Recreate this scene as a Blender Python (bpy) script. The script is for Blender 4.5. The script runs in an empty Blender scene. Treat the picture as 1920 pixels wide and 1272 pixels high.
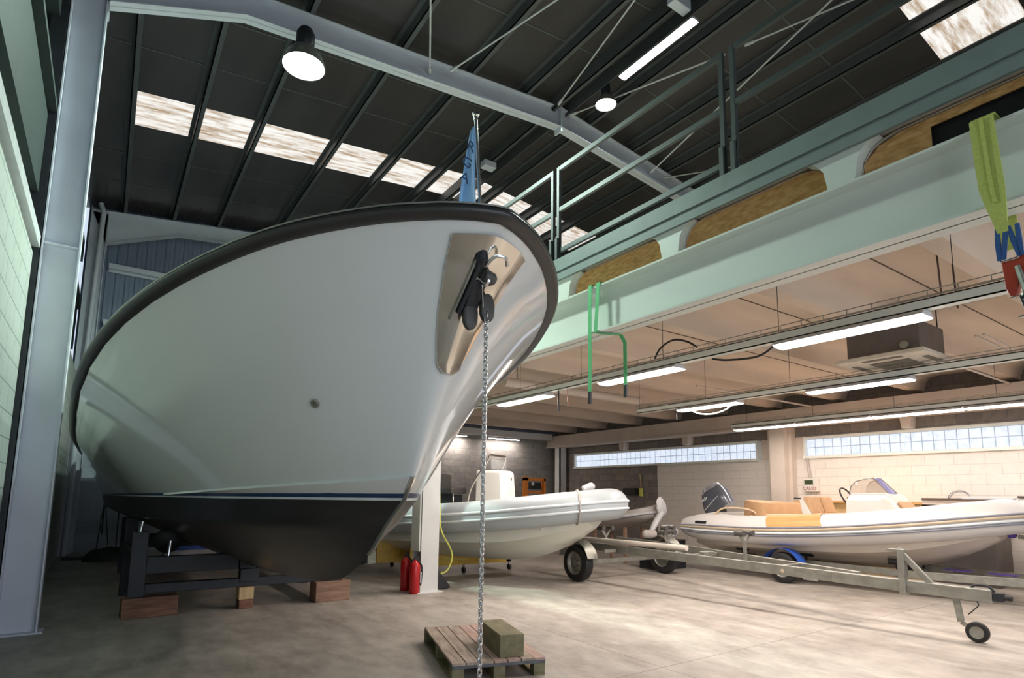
import bpy, bmesh, math, random
from math import sin, cos, pi, radians as R, sqrt, exp
from mathutils import Vector, Matrix, Euler
random.seed(7)
S = bpy.context.scene
COL = S.collection

# ------------------------------------------------------------------ camera
FPX, PY = 1095.45, 784.74
TILT, YAW, ROLL, CAMH = 0.1302157, 0.6051357, 0.0130055, 1.5
fw = Vector((sin(YAW)*cos(TILT), cos(YAW)*cos(TILT), sin(TILT)))
rt0 = Vector((cos(YAW), -sin(YAW), 0)); up0 = rt0.cross(fw)
rt = rt0*cos(ROLL) + up0*sin(ROLL); up = rt.cross(fw)
cam = bpy.data.cameras.new('camera'); cam.sensor_width = 36; cam.lens = FPX*36/1920
cam.shift_y = (PY-636)/1920; cam.clip_start = 0.05; cam.clip_end = 200
co = bpy.data.objects.new('camera', cam); COL.objects.link(co)
m = Matrix(((rt.x, up.x, -fw.x, 0), (rt.y, up.y, -fw.y, 0), (rt.z, up.z, -fw.z, CAMH), (0, 0, 0, 1)))
co.matrix_world = m; S.camera = co
def ray(x, y): return fw*FPX + rt*(x-960) - up*(y-PY)
def at(x, y, X=None, Y=None, Z=None):            # survey of the photograph: where a sight line meets a plane of the hall
    d = ray(x, y)
    k = X/d.x if X is not None else Y/d.y if Y is not None else (Z-CAMH)/d.z
    return Vector((0, 0, CAMH)) + d*k
def roofpt(x, y, z0, s=1):
    d = ray(x, y); k = (z0-.105*s*6.6-CAMH)/(d.z-.105*s*d.x)
    return Vector((0, 0, CAMH)) + d*k

# ------------------------------------------------------------------ light and exposure
S.view_settings.view_transform = 'Standard'; S.view_settings.look = 'None'
S.view_settings.exposure = 0.0; S.view_settings.gamma = 1.0; S.view_settings.use_curve_mapping = False
S.cycles.use_denoising = True
S.cycles.max_bounces = 7; S.cycles.diffuse_bounces = 4; S.cycles.glossy_bounces = 4
S.cycles.sample_clamp_indirect = 6; S.cycles.caustics_reflective = False; S.cycles.caustics_refractive = False
W = bpy.data.worlds.new('world'); S.world = W; W.use_nodes = True
W.node_tree.nodes['Background'].inputs[0].default_value = (.72, .84, 1, 1)
W.node_tree.nodes['Background'].inputs[1].default_value = 0.9
def area(name, loc, rot, sx, sy, power, col, spread=pi, shape='RECTANGLE'):
    l = bpy.data.lights.new(name, 'AREA'); l.shape = shape; l.size = sx; l.size_y = sy; l.energy = power; l.color = col; l.spread = spread
    o = bpy.data.objects.new(name, l); o.location = loc; o.rotation_euler = rot; COL.objects.link(o); return o
WARM = (1, .86, .74)
area('door_daylight', (4.6, -3.9, 2.6), (R(90), 0, 0), 9, 5, 225, (.80, .89, 1))
LAMP_H = Vector((1.77, 7.7, 7.3)); LAMP_S = Vector((6.86, 7.07, 8.50))

# ------------------------------------------------------------------ materials
def newmat(name):
    m = bpy.data.materials.new(name); m.use_nodes = True
    return m, m.node_tree.nodes, m.node_tree.links, m.node_tree.nodes['Principled BSDF']
def setp(p, **k):
    for a, b in k.items(): p.inputs[a].default_value = b
def c4(c): return (c[0], c[1], c[2], 1)
def paint(name, col, rough=.5, metal=0, var=.12, scale=6, bump=0, spec=.5, coat=0, col2=None, stretch=(1, 1, 1)):
    m, n, l, p = newmat(name)
    tc = n.new('ShaderNodeTexCoord'); mp = n.new('ShaderNodeMapping'); mp.inputs['Scale'].default_value = stretch
    no = n.new('ShaderNodeTexNoise'); no.inputs['Scale'].default_value = scale; no.inputs['Detail'].default_value = 5
    l.new(tc.outputs['Object'], mp.inputs[0]); l.new(mp.outputs[0], no.inputs[0])
    rp = n.new('ShaderNodeValToRGB'); rp.color_ramp.elements[0].position = .3; rp.color_ramp.elements[1].position = .7
    a = col2 or [x*(1-var) for x in col]; b = [min(1, x*(1+var*.6)) for x in col] if not col2 else col
    rp.color_ramp.elements[0].color = c4(a); rp.color_ramp.elements[1].color = c4(b)
    l.new(no.outputs[0], rp.inputs[0]); l.new(rp.outputs[0], p.inputs['Base Color'])
    setp(p, Roughness=rough, Metallic=metal); p.inputs['Specular IOR Level'].default_value = spec; p.inputs['Coat Weight'].default_value = coat
    if coat: p.inputs['Coat Roughness'].default_value = .04
    if bump:
        bp = n.new('ShaderNodeBump'); bp.inputs['Strength'].default_value = bump; bp.inputs['Distance'].default_value = .02
        l.new(no.outputs[0], bp.inputs['Height']); l.new(bp.outputs[0], p.inputs['Normal'])
    return m
def emit(name, col, st, col2=None, scale=3, stretch=(1, 1, 1)):
    m, n, l, p = newmat(name)
    setp(p, Roughness=.4); p.inputs['Base Color'].default_value = c4(col)
    p.inputs['Emission Strength'].default_value = st; p.inputs['Emission Color'].default_value = c4(col)
    if col2:
        tc = n.new('ShaderNodeTexCoord'); mp = n.new('ShaderNodeMapping'); mp.inputs['Scale'].default_value = stretch
        no = n.new('ShaderNodeTexNoise'); no.inputs['Scale'].default_value = scale; no.inputs['Detail'].default_value = 6; no.inputs['Roughness'].default_value = .65
        rp = n.new('ShaderNodeValToRGB'); rp.color_ramp.elements[0].position = .36; rp.color_ramp.elements[1].position = .56
        rp.color_ramp.elements[0].color = c4(col2); rp.color_ramp.elements[1].color = c4(col)
        l.new(tc.outputs['Object'], mp.inputs[0]); l.new(mp.outputs[0], no.inputs[0]); l.new(no.outputs[0], rp.inputs[0])
        l.new(rp.outputs[0], p.inputs['Emission Color']); p.inputs['Base Color'].default_value = (.2, .2, .2, 1)
    return m
def blocks(name, axis, c1, c2, mortar, bw=.4, bh=.2, ms=.006, rough=.85, bump=.5, var=.5):
    m, n, l, p = newmat(name)
    tc = n.new('ShaderNodeTexCoord'); sp = n.new('ShaderNodeSeparateXYZ'); cb = n.new('ShaderNodeCombineXYZ')
    l.new(tc.outputs['Object'], sp.inputs[0]); l.new(sp.outputs[axis], cb.inputs[0]); l.new(sp.outputs['Z'], cb.inputs[1])
    br = n.new('ShaderNodeTexBrick'); l.new(cb.outputs[0], br.inputs[0])
    setp(br, Scale=1); br.inputs['Brick Width'].default_value = bw; br.inputs['Row Height'].default_value = bh
    br.inputs['Mortar Size'].default_value = ms; br.inputs['Color1'].default_value = c4(c1); br.inputs['Color2'].default_value = c4(c2); br.inputs['Mortar'].default_value = c4(mortar)
    br.inputs['Mortar Smooth'].default_value = .3
    no = n.new('ShaderNodeTexNoise'); no.inputs['Scale'].default_value = 9; no.inputs['Detail'].default_value = 6; l.new(tc.outputs['Object'], no.inputs[0])
    mx = n.new('ShaderNodeMix'); mx.data_type = 'RGBA'; mx.blend_type = 'MULTIPLY'; mx.inputs[0].default_value = var
    l.new(br.outputs['Color'], mx.inputs[6])
    rp = n.new('ShaderNodeValToRGB'); rp.color_ramp.elements[0].position = .3; rp.color_ramp.elements[0].color = (.6, .6, .6, 1); rp.color_ramp.elements[1].position = .6
    l.new(no.outputs[0], rp.inputs[0]); l.new(rp.outputs[0], mx.inputs[7]); l.new(mx.outputs[2], p.inputs['Base Color'])
    setp(p, Roughness=rough)
    bp = n.new('ShaderNodeBump'); bp.inputs['Strength'].default_value = bump; bp.inputs['Distance'].default_value = .006; bp.invert = True
    l.new(br.outputs['Fac'], bp.inputs['Height']); l.new(bp.outputs[0], p.inputs['Normal'])
    return m
def corrugated(name, axis, col, period=.25, rough=.4, metal=.3, bump=.7):
    m, n, l, p = newmat(name)
    tc = n.new('ShaderNodeTexCoord'); sp = n.new('ShaderNodeSeparateXYZ'); l.new(tc.outputs['Object'], sp.inputs[0])
    a = n.new('ShaderNodeMath'); a.operation = 'MULTIPLY'; a.inputs[1].default_value = 2*pi/period; l.new(sp.outputs[axis], a.inputs[0])
    s = n.new('ShaderNodeMath'); s.operation = 'SINE'; l.new(a.outputs[0], s.inputs[0])
    s2 = n.new('ShaderNodeMath'); s2.operation = 'MULTIPLY'; s2.inputs[1].default_value = 2.2; s2.use_clamp = False; l.new(s.outputs[0], s2.inputs[0])
    cl = n.new('ShaderNodeClamp'); cl.inputs['Min'].default_value = -1; l.new(s2.outputs[0], cl.inputs[0])
    bp = n.new('ShaderNodeBump'); bp.inputs['Strength'].default_value = bump; bp.inputs['Distance'].default_value = .012; l.new(cl.outputs[0], bp.inputs['Height']); l.new(bp.outputs[0], p.inputs['Normal'])
    no = n.new('ShaderNodeTexNoise'); no.inputs['Scale'].default_value = 2; l.new(tc.outputs['Object'], no.inputs[0])
    rp = n.new('ShaderNodeValToRGB'); rp.color_ramp.elements[0].color = c4([x*.75 for x in col]); rp.color_ramp.elements[1].color = c4([min(1, x*1.2) for x in col])
    l.new(no.outputs[0], rp.inputs[0]); l.new(rp.outputs[0], p.inputs['Base Color'])
    setp(p, Roughness=rough, Metallic=metal); return m
def floor_mat():
    m, n, l, p = newmat('polished_concrete')
    tc = n.new('ShaderNodeTexCoord')
    def noise(sc, det, rough=.6, st=(1, 1, 1)):
        mp = n.new('ShaderNodeMapping'); mp.inputs['Scale'].default_value = st; l.new(tc.outputs['Object'], mp.inputs[0])
        x = n.new('ShaderNodeTexNoise'); x.inputs['Scale'].default_value = sc; x.inputs['Detail'].default_value = det; x.inputs['Roughness'].default_value = rough; l.new(mp.outputs[0], x.inputs[0]); return x
    a = noise(.7, 6, .65); b = noise(4.5, 8, .7, (1, .45, 1)); c = noise(40, 3)
    rp = n.new('ShaderNodeValToRGB'); e = rp.color_ramp.elements; e[0].position = .36; e[0].color = (.23, .20, .17, 1); e[1].position = .62; e[1].color = (.48, .44, .39, 1)
    mx = n.new('ShaderNodeMath'); mx.operation = 'MULTIPLY_ADD'; mx.inputs[1].default_value = .55; l.new(b.outputs[0], mx.inputs[0])
    m2 = n.new('ShaderNodeMath'); m2.operation = 'MULTIPLY'; m2.inputs[1].default_value = .45; l.new(a.outputs[0], m2.inputs[0]); l.new(m2.outputs[0], mx.inputs[2])
    l.new(mx.outputs[0], rp.inputs[0])
    sp = n.new('ShaderNodeSeparateXYZ'); l.new(tc.outputs['Object'], sp.inputs[0])
    def line(out, v):          # saw-cut joint at coordinate v, repeating every 5 m
        s = n.new('ShaderNodeMath'); s.operation = 'SUBTRACT'; s.inputs[1].default_value = v; l.new(out, s.inputs[0])
        w = n.new('ShaderNodeMath'); w.operation = 'PINGPONG'; w.inputs[1].default_value = 2.5; l.new(s.outputs[0], w.inputs[0])
        t = n.new('ShaderNodeMath'); t.operation = 'LESS_THAN'; t.inputs[1].default_value = .004; l.new(w.outputs[0], t.inputs[0]); return t
    j1 = line(sp.outputs['X'], 4.2); j2 = line(sp.outputs['Y'], 3.68)
    j = n.new('ShaderNodeMath'); j.operation = 'MAXIMUM'; l.new(j1.outputs[0], j.inputs[0]); l.new(j2.outputs[0], j.inputs[1])
    mm = n.new('ShaderNodeMix'); mm.data_type = 'RGBA'; l.new(j.outputs[0], mm.inputs[0]); l.new(rp.outputs[0], mm.inputs[6]); mm.inputs[7].default_value = (.12, .105, .09, 1)
    # swept circular scrape mark on the slab
    d = n.new('ShaderNodeVectorMath'); d.operation = 'DISTANCE'; l.new(tc.outputs['Object'], d.inputs[0]); d.inputs[1].default_value = (.75, 3.9, 0)
    k = n.new('ShaderNodeMath'); k.operation = 'COMPARE'; k.inputs[1].default_value = 1.0; k.inputs[2].default_value = .012; l.new(d.outputs['Value'], k.inputs[0])
    g = n.new('ShaderNodeMath'); g.operation = 'MULTIPLY'; g.inputs[1].default_value = .4; l.new(k.outputs[0], g.inputs[0])
    m3 = n.new('ShaderNodeMix'); m3.data_type = 'RGBA'; l.new(g.outputs[0], m3.inputs[0]); l.new(mm.outputs[2], m3.inputs[6]); m3.inputs[7].default_value = (.5, .5, .46, 1)
    l.new(m3.outputs[2], p.inputs['Base Color'])
    rr = n.new('ShaderNodeMapRange'); rr.inputs['To Min'].default_value = .38; rr.inputs['To Max'].default_value = .65; l.new(b.outputs[0], rr.inputs[0]); l.new(rr.outputs[0], p.inputs['Roughness'])
    bp = n.new('ShaderNodeBump'); bp.inputs['Strength'].default_value = .08; bp.inputs['Distance'].default_value = .01; l.new(c.outputs[0], bp.inputs['Height']); l.new(bp.outputs[0], p.inputs['Normal'])
    return m
def glassmat(name, col, alpha=.25):
    m, n, l, p = newmat(name); setp(p, Roughness=.04); p.inputs['Base Color'].default_value = c4(col); p.inputs['Alpha'].default_value = alpha; p.inputs['Specular IOR Level'].default_value = .8
    return m
M = dict(
    floor=floor_mat(),
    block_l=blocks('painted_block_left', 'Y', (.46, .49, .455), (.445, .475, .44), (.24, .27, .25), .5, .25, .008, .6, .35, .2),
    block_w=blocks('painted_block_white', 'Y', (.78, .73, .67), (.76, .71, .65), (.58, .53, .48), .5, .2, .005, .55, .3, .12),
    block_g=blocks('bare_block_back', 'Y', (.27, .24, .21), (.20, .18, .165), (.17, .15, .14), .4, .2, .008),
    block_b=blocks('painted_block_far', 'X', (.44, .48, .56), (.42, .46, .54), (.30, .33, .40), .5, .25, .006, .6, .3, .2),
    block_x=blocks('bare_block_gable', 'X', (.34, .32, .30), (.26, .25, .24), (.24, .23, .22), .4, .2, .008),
    corr_x=corrugated('blue_grey_sheeting', 'X', (.20, .24, .33), .2, .45, .2),
    corr_y=corrugated('side_sheeting', 'Y', (.10, .13, .12), .2, .8, 0, .25),
    roof=paint('dark_roof_panel', (.058, .051, .052), .26, 0, .25, 1.5, 0, .45, stretch=(1, .3, 1)),
    girt=paint('dark_green_girt', (.032, .042, .04), .7, 0, spec=.2),
    purlin=paint('purlin_steel', (.10, .105, .11), .5, .3),
    frame=paint('frame_paint_lavender', (.62, .64, .72), .45, 0, .06, 3),
    frame_w=paint('frame_paint_white', (.66, .66, .64), .5, 0, .06, 3),
    teal=paint('beam_paint_teal', (.72, .755, .70), .4, 0, .07, 2, stretch=(1, .3, 1)),
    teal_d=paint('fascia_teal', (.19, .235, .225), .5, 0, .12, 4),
    rail=paint('railing_teal', (.060, .070, .068), .45, .1, .15, 4),
    cream=paint('soffit_concrete', (.66, .545, .44), .8, 0, .13, 1.8, .15, stretch=(.3, 1.4, 1)),
    cream2=paint('cream_beam_paint', (.66, .57, .49), .6, 0, .08, 2),
    osb=paint('osb_board', (.80, .47, .20), .7, 0, .3, 38, .3, .3, col2=(.50, .25, .08), stretch=(1, .35, 1)),
    dark=paint('dark_steel', (.022, .024, .03), .5, .2, .3),
    black=paint('black_rubber', (.015, .015, .016), .55, 0, .3, 12),
    white=paint('white_gelcoat', (.74, .76, .75), .10, 0, .015, 1, 0, .5, .6),
    antif=paint('black_antifouling', (.018, .019, .022), .33, 0, .5, 2.5, 0, .5, 0, stretch=(1, .4, 3)),
    blue=paint('navy_stripe', (.015, .045, .12), .2, 0, .1),
    stain=paint('polished_stainless', (.74, .73, .68), .14, 1, .06, 3, 0),
    chrome=paint('bright_metal', (.75, .76, .78), .2, 1, .1, 8),
    rub=paint('rubrail_rubber', (.035, .033, .032), .38, 0, .2, 3),
    galv=paint('galvanised_steel', (.36, .36, .32), .45, .75, .22, 14, .05, stretch=(1, .5, 1)),
    alu=paint('grey_light_channel', (.78, .80, .74), .5, 0, .08, 3),
    tube=emit('fluorescent_tube', (1, .93, .88), 9),
    tubec=emit('cool_fluorescent_tube', (.97, .98, 1), 12),
    hid=emit('high_bay_lens', (.90, 1, .96), 14),
    sky=emit('skylight_sheet', (1, .97, .93), .95, (.42, .27, .15), 2.6, (.55, 3.5, 1)),
    glassb=emit('glass_blocks', (.78, .86, 1), .95, (.62, .72, .88), 9),
    mortar=paint('mortar', (.46, .54, .62), .8),
    sky_b=emit('blue_sky_light', (.25, .45, 1), 1.0),
    wood=paint('rough_timber', (.33, .20, .14), .8, 0, .35, 5, .5, .3, stretch=(.5, 3, 3)),
    wood2=paint('timber_red_brown', (.24, .12, .085), .8, 0, .4, 6, .6, .3, stretch=(.6, 3, 3)),
    woodl=paint('new_timber', (.62, .45, .24), .7, 0, .2, 6, .2, .3, stretch=(3, 3, .5)),
    pal=paint('pallet_wood', (.50, .41, .34), .8, 0, .3, 7, .4, .3, col2=(.27, .21, .17), stretch=(4, .6, 3)),
    pal_p=paint('pallet_wood_pinkish', (.55, .40, .35), .8, 0, .3, 7, .4, .3, col2=(.36, .24, .20), stretch=(4, .6, 3)),
    greenw=paint('treated_timber', (.23, .205, .12), .75, 0, .25, 5, .4, .3, stretch=(3, 1, 3)),
    palnose=paint('pallet_edge_grey', (.13, .135, .15), .8, 0, .3, 12, .3),
    grey_t=paint('grey_hypalon', (.40, .44, .455), .38, 0, .04, 2),
    strake=paint('pale_strake', (.72, .76, .78), .35),
    hullc=paint('cream_hull', (.72, .72, .64), .18, 0, .04, 1, 0, .5, .3),
    white_t=paint('white_hypalon', (.67, .65, .63), .35, 0, .03, 2),
    hullw=paint('ivory_hull', (.74, .66, .58), .2, 0, .03, 1, 0, .5, .3),
    str_n=paint('grey_strake', (.22, .23, .28), .5),
    str_b=paint('beige_strake', (.52, .42, .30), .5),
    tan=paint('tan_upholstery', (.56, .34, .18), .55, 0, .08, 9, .05),
    tan_s=paint('tan_cushion', (.72, .55, .36), .55, 0, .05, 9),
    teak=paint('teak_deck', (.62, .36, .14), .5, 0, .2, 5, 0, .3, stretch=(8, .6, 8)),
    cons=paint('ivory_fibreglass', (.72, .69, .64), .2, 0, .02, 2, 0, .5, .3),
    cowl=paint('outboard_cowl', (.12, .13, .16), .22, .2, .08, 2, 0, .5, .6),
    cowl2=paint('outboard_silver', (.42, .42, .46), .3, .4),
    ltgrey=paint('light_grey_paint', (.55, .55, .56), .4),
    cover=paint('boat_cover_grey', (.46, .42, .39), .75, 0, .12, 4, .25),
    glassc=glassmat('clear_screen', (.6, .62, .62), .13),
    glass=glassmat('clear_acrylic', (.36, .28, .22), .40), glass_refl=glassmat('acrylic_blue_reflection', (.12, .16, .5), .7),
    red=paint('red_paint', (.45, .012, .014), .25, 0, .05), redor=paint('crane_red', (.40, .045, .02), .4, 0, .15),
    label=paint('white_label', (.8, .8, .8), .5), txt=paint('red_lettering', (.35, .02, .05), .5),
    yellow=paint('yellow_steel', (.58, .36, .05), .5, 0, .2), hose=paint('yellow_hose', (.75, .74, .16), .4),
    ysl=paint('yellow_webbing', (.52, .58, .15), .7, 0, .12, 60, .2, .3), bsl=paint('blue_webbing', (.03, .10, .30), .7, 0, .2, 60),
    gsl=paint('green_webbing', (.13, .52, .22), .7, 0, .15, 60), orange=paint('orange_steel', (.80, .25, .03), .4),
    flag=paint('pale_blue_flag', (.30, .52, .74), .8, 0, .08, 4), navy=paint('flag_lettering', (.03, .07, .14), .8),
    blue_glow=paint('painted_blue_glow', (.30, .48, 1.0), .35), bluep=paint('blue_plastic', (.02, .10, .48), .35), acbox=paint('ac_casing', (.15, .13, .12), .5, .2), accr=paint('ac_panel', (.66, .60, .50), .5),
    acd=paint('ac_grille', (.16, .14, .11), .6), lcd=paint('display_green', (.05, .07, .035), .3), roller=paint('dark_roller', (.07, .065, .06), .5),
    violet=paint('violet_strap', (.10, .06, .35), .6), cardb=paint('workbench_wood', (.55, .38, .18), .7, 0, .2, 8),
    brown=paint('dark_brown', (.10, .065, .045), .6), stanch=paint('seat_black', (.05, .046, .042), .6),
)

# ------------------------------------------------------------------ mesh building
ORG = {}
class MB:
    def __init__(s): s.v = []; s.f = []; s.mi = []; s.cm = 0
    def add(s, vs, fs):
        b = len(s.v); s.v += [Vector(v) for v in vs]; s.f += [[i+b for i in f] for f in fs]; s.mi += [s.cm]*len(fs); return s
    def box(s, x0, x1, y0, y1, z0, z1, mat=None):
        vs = [Vector((x, y, z)) for z in (z0, z1) for y in (y0, y1) for x in (x0, x1)]
        if mat is not None: vs = [mat @ v for v in vs]
        return s.add(vs, [(0, 2, 3, 1), (4, 5, 7, 6), (0, 1, 5, 4), (2, 6, 7, 3), (0, 4, 6, 2), (1, 3, 7, 5)])
    def bar(s, a, b, w, h, upv=(0, 0, 1)):
        a, b = Vector(a), Vector(b); d = (b-a).normalized(); u = Vector(upv); x = d.cross(u)
        if x.length < 1e-4: x = d.cross(Vector((1, 0, 0)))
        x.normalize(); u = x.cross(d)
        vs = [p + x*(i*w/2) + u*(j*h/2) for p in (a, b) for i, j in ((-1, -1), (1, -1), (1, 1), (-1, 1))]
        return s.add(vs, [(3, 2, 1, 0), (4, 5, 6, 7), (0, 1, 5, 4), (1, 2, 6, 5), (2, 3, 7, 6), (3, 0, 4, 7)])
    def tube(s, pts, r, n=10, closed=False, sy=1.0):
        pts = [Vector(p) for p in pts]; N = len(pts); rings = []; prev = None
        rr = r if isinstance(r, (list, tuple)) else [r]*N
        for i, p in enumerate(pts):
            if closed: t = pts[(i+1) % N]-pts[i-1]
            else: t = pts[min(i+1, N-1)]-pts[max(i-1, 0)]
            if t.length < 1e-9: t = Vector((0, 0, 1))
            t.normalize()
            if prev is None:
                u = t.cross(Vector((0, 0, 1)))
                if u.length < 1e-3: u = t.cross(Vector((1, 0, 0)))
            else: u = prev - t*prev.dot(t)
            u.normalize(); prev = u; w = t.cross(u)
            rings.append([p + (u*cos(2*pi*k/n) + w*sin(2*pi*k/n)*sy)*rr[i] for k in range(n)])
        vs = [v for r_ in rings for v in r_]; fs = []
        for i in range(N if closed else N-1):
            j = (i+1) % N
            for k in range(n): fs.append((i*n+k, i*n+(k+1) % n, j*n+(k+1) % n, j*n+k))
        if not closed: fs += [tuple(range(n))[::-1], tuple((N-1)*n+k for k in range(n))]
        return s.add(vs, fs)
    def cyl(s, a, b, r, n=16, r2=None): return s.tube([a, b], [r, r if r2 is None else r2], n)
    def loft(s, rings, close=True, caps=True):
        n = len(rings[0]); vs = [v for r_ in rings for v in r_]; fs = []
        for i in range(len(rings)-1):
            for k in range(n if close else n-1): fs.append((i*n+k, i*n+(k+1) % n, (i+1)*n+(k+1) % n, (i+1)*n+k))
        if caps and close: fs += [tuple(range(n))[::-1], tuple((len(rings)-1)*n+k for k in range(n))]
        return s.add(vs, fs)
    def lathe(s, c, axis, prof, n=24):
        c = Vector(c); a = Vector(axis).normalized(); u = a.cross(Vector((0, 0, 1)))
        if u.length < 1e-3: u = Vector((1, 0, 0))
        u.normalize(); w = a.cross(u)
        return s.loft([[c + a*h + (u*cos(2*pi*k/n)+w*sin(2*pi*k/n))*max(r, 1e-4) for k in range(n)] for r, h in prof], caps=False)
    def prism(s, poly, vec):
        vec = Vector(vec); n = len(poly); a = [Vector(p) for p in poly]; b = [p+vec for p in a]
        return s.add(a+b, [tuple(range(n))[::-1], tuple(range(n, 2*n))] + [(i, (i+1) % n, n+(i+1) % n, n+i) for i in range(n)])
    def sweep(s, pts, ups, prof):            # prof points (side, up) carried along pts with given side/up frames
        rings = [[p + sd*a + u*b for a, b in prof] for p, (sd, u) in zip(pts, ups)]
        return s.loft(rings)
    def build(s, name, mat, parent=None, smooth=False, bevel=0, local=False, subd=0, weld=False):
        me = bpy.data.meshes.new(name); off = Vector((0, 0, 0))
        if parent is not None and not local: off = ORG.get(parent.name, Vector((0, 0, 0)))
        me.from_pydata([tuple(v-off) for v in s.v], [], s.f)
        mats = mat if isinstance(mat, list) else [mat]
        for x in mats: me.materials.append(x)
        bm = bmesh.new(); bm.from_mesh(me)
        if len(mats) > 1:
            bm.faces.ensure_lookup_table()
            for f, i in zip(bm.faces, s.mi): f.material_index = i
        if weld: bmesh.ops.remove_doubles(bm, verts=bm.verts, dist=1e-4)
        bmesh.ops.recalc_face_normals(bm, faces=bm.faces)
        for f in bm.faces: f.smooth = smooth
        bm.to_mesh(me); bm.free()
        o = bpy.data.objects.new(name, me); COL.objects.link(o)
        if parent is not None: o.parent = parent; ORG[o.name] = off
        if bevel:
            b = o.modifiers.new('bevel', 'BEVEL'); b.width = bevel; b.segments = 2; b.limit_method = 'ANGLE'
        if subd:
            q = o.modifiers.new('subd', 'SUBSURF'); q.levels = subd; q.render_levels = subd
        if smooth: 
            try: me.set_sharp_from_angle(angle=R(40))
            except Exception: pass
        return o
def tag(o, label=None, cat=None, group=None, kind=None):
    if label: o['label'] = label
    if cat: o['category'] = cat
    if group: o['group'] = group
    if kind: o['kind'] = kind
    return o
def root(name, loc, label, cat, group=None, rz=0):
    o = bpy.data.objects.new(name, None); COL.objects.link(o); o.location = loc; o.rotation_euler = (0, 0, rz)
    ORG[o.name] = Vector(loc); o.empty_display_size = .1
    return tag(o, label, cat, group)
def copytree(o, parent=None):
    c = o.copy(); COL.objects.link(c)
    if parent is not None: c.parent = parent
    for ch in list(o.children): copytree(ch, c)
    return c
def struct(mb, name, mat, **k): return tag(mb.build(name, mat, **k), kind='structure')
def solo(mb, name, mat, label, cat, group=None, **k): return tag(mb.build(name, mat, **k), label, cat, group)
def lerp(a, b, t): return a+(b-a)*t
def interp(x, T):
    if x <= T[0][0]: return T[0][1]
    for (a, b), (c, d) in zip(T[:-1], T[1:]):
        if x <= c: return b+(d-b)*(x-a)/(c-a)
    return T[-1][1]
def smoothpts(pts, n=6):                     # Catmull-Rom
    P = [Vector(p) for p in pts]; P = [2*P[0]-P[1]]+P+[2*P[-1]-P[-2]]; out = []
    for i in range(1, len(P)-2):
        for k in range(n):
            t = k/n; a, b, c, d = P[i-1:i+3]
            out.append(.5*((2*b)+(c-a)*t+(2*a-5*b+4*c-d)*t*t+(3*b-a-3*c+d)*t**3))
    out.append(P[-2]); return out

# ================================================================== THE HALL
XL, XR, YG, YN = -.85, 13.7, 16.9, -4.0       # left wall, right wall, far gable, near end
struct(MB().box(XL-.3, XR+.3, YN-.3, YG+.3, -.2, 0), 'floor', M['floor'])
# left wall: painted blocks low, sheeting and girts above
struct(MB().box(XL-.25, XL, YN, 7.98, 0, 4.05), 'wall_left', M['block_l'])
struct(MB().box(XL-.25, -.72, 8.5, YG, 0, 4.05), 'wall_left', M['block_l'])
struct(MB().box(XL-.35, XL-.25, YN, YG, 0, 9.2), 'wall_left', M['corr_y'])
struct(MB().box(XL-.2, XL+.05, YN, YG, 4.12, 4.25).box(XL-.2, XL-.05, YN, YG, 4.05, 4.12), 'trim_1', M['ltgrey'])
struct(MB().box(XL-.25, XL-.02, YN, YG, 4.75, 5.75).box(XL-.1, XL+.06, YN, YG, 5.72, 5.78), 'trim_2', M['girt'])
struct(MB().box(XL-.25, XL-.02, YN, YG, 6.9, 7.4), 'trim_3', M['girt'])
# far gable
g = MB(); g.box(XL, 4.2, YG, YG+.2, 4.0, 9.3); g.box(4.2, XR, YG, YG+.2, 3.75, 9.3)
struct(g, 'wall_far', M['corr_x'])
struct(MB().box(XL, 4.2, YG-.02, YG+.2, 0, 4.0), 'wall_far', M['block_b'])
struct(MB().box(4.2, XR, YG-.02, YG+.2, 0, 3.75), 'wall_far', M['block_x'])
for i, z in enumerate((6.88, 5.48, 4.1)):
    struct(MB().box(XL+.5, 13, YG-.2, YG-.02, z-.06, z+.06).box(XL+.5, 13, YG-.06, YG-.03, z-.12, z-.06), 'trim_%d' % (7+i), M['frame'])
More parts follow.
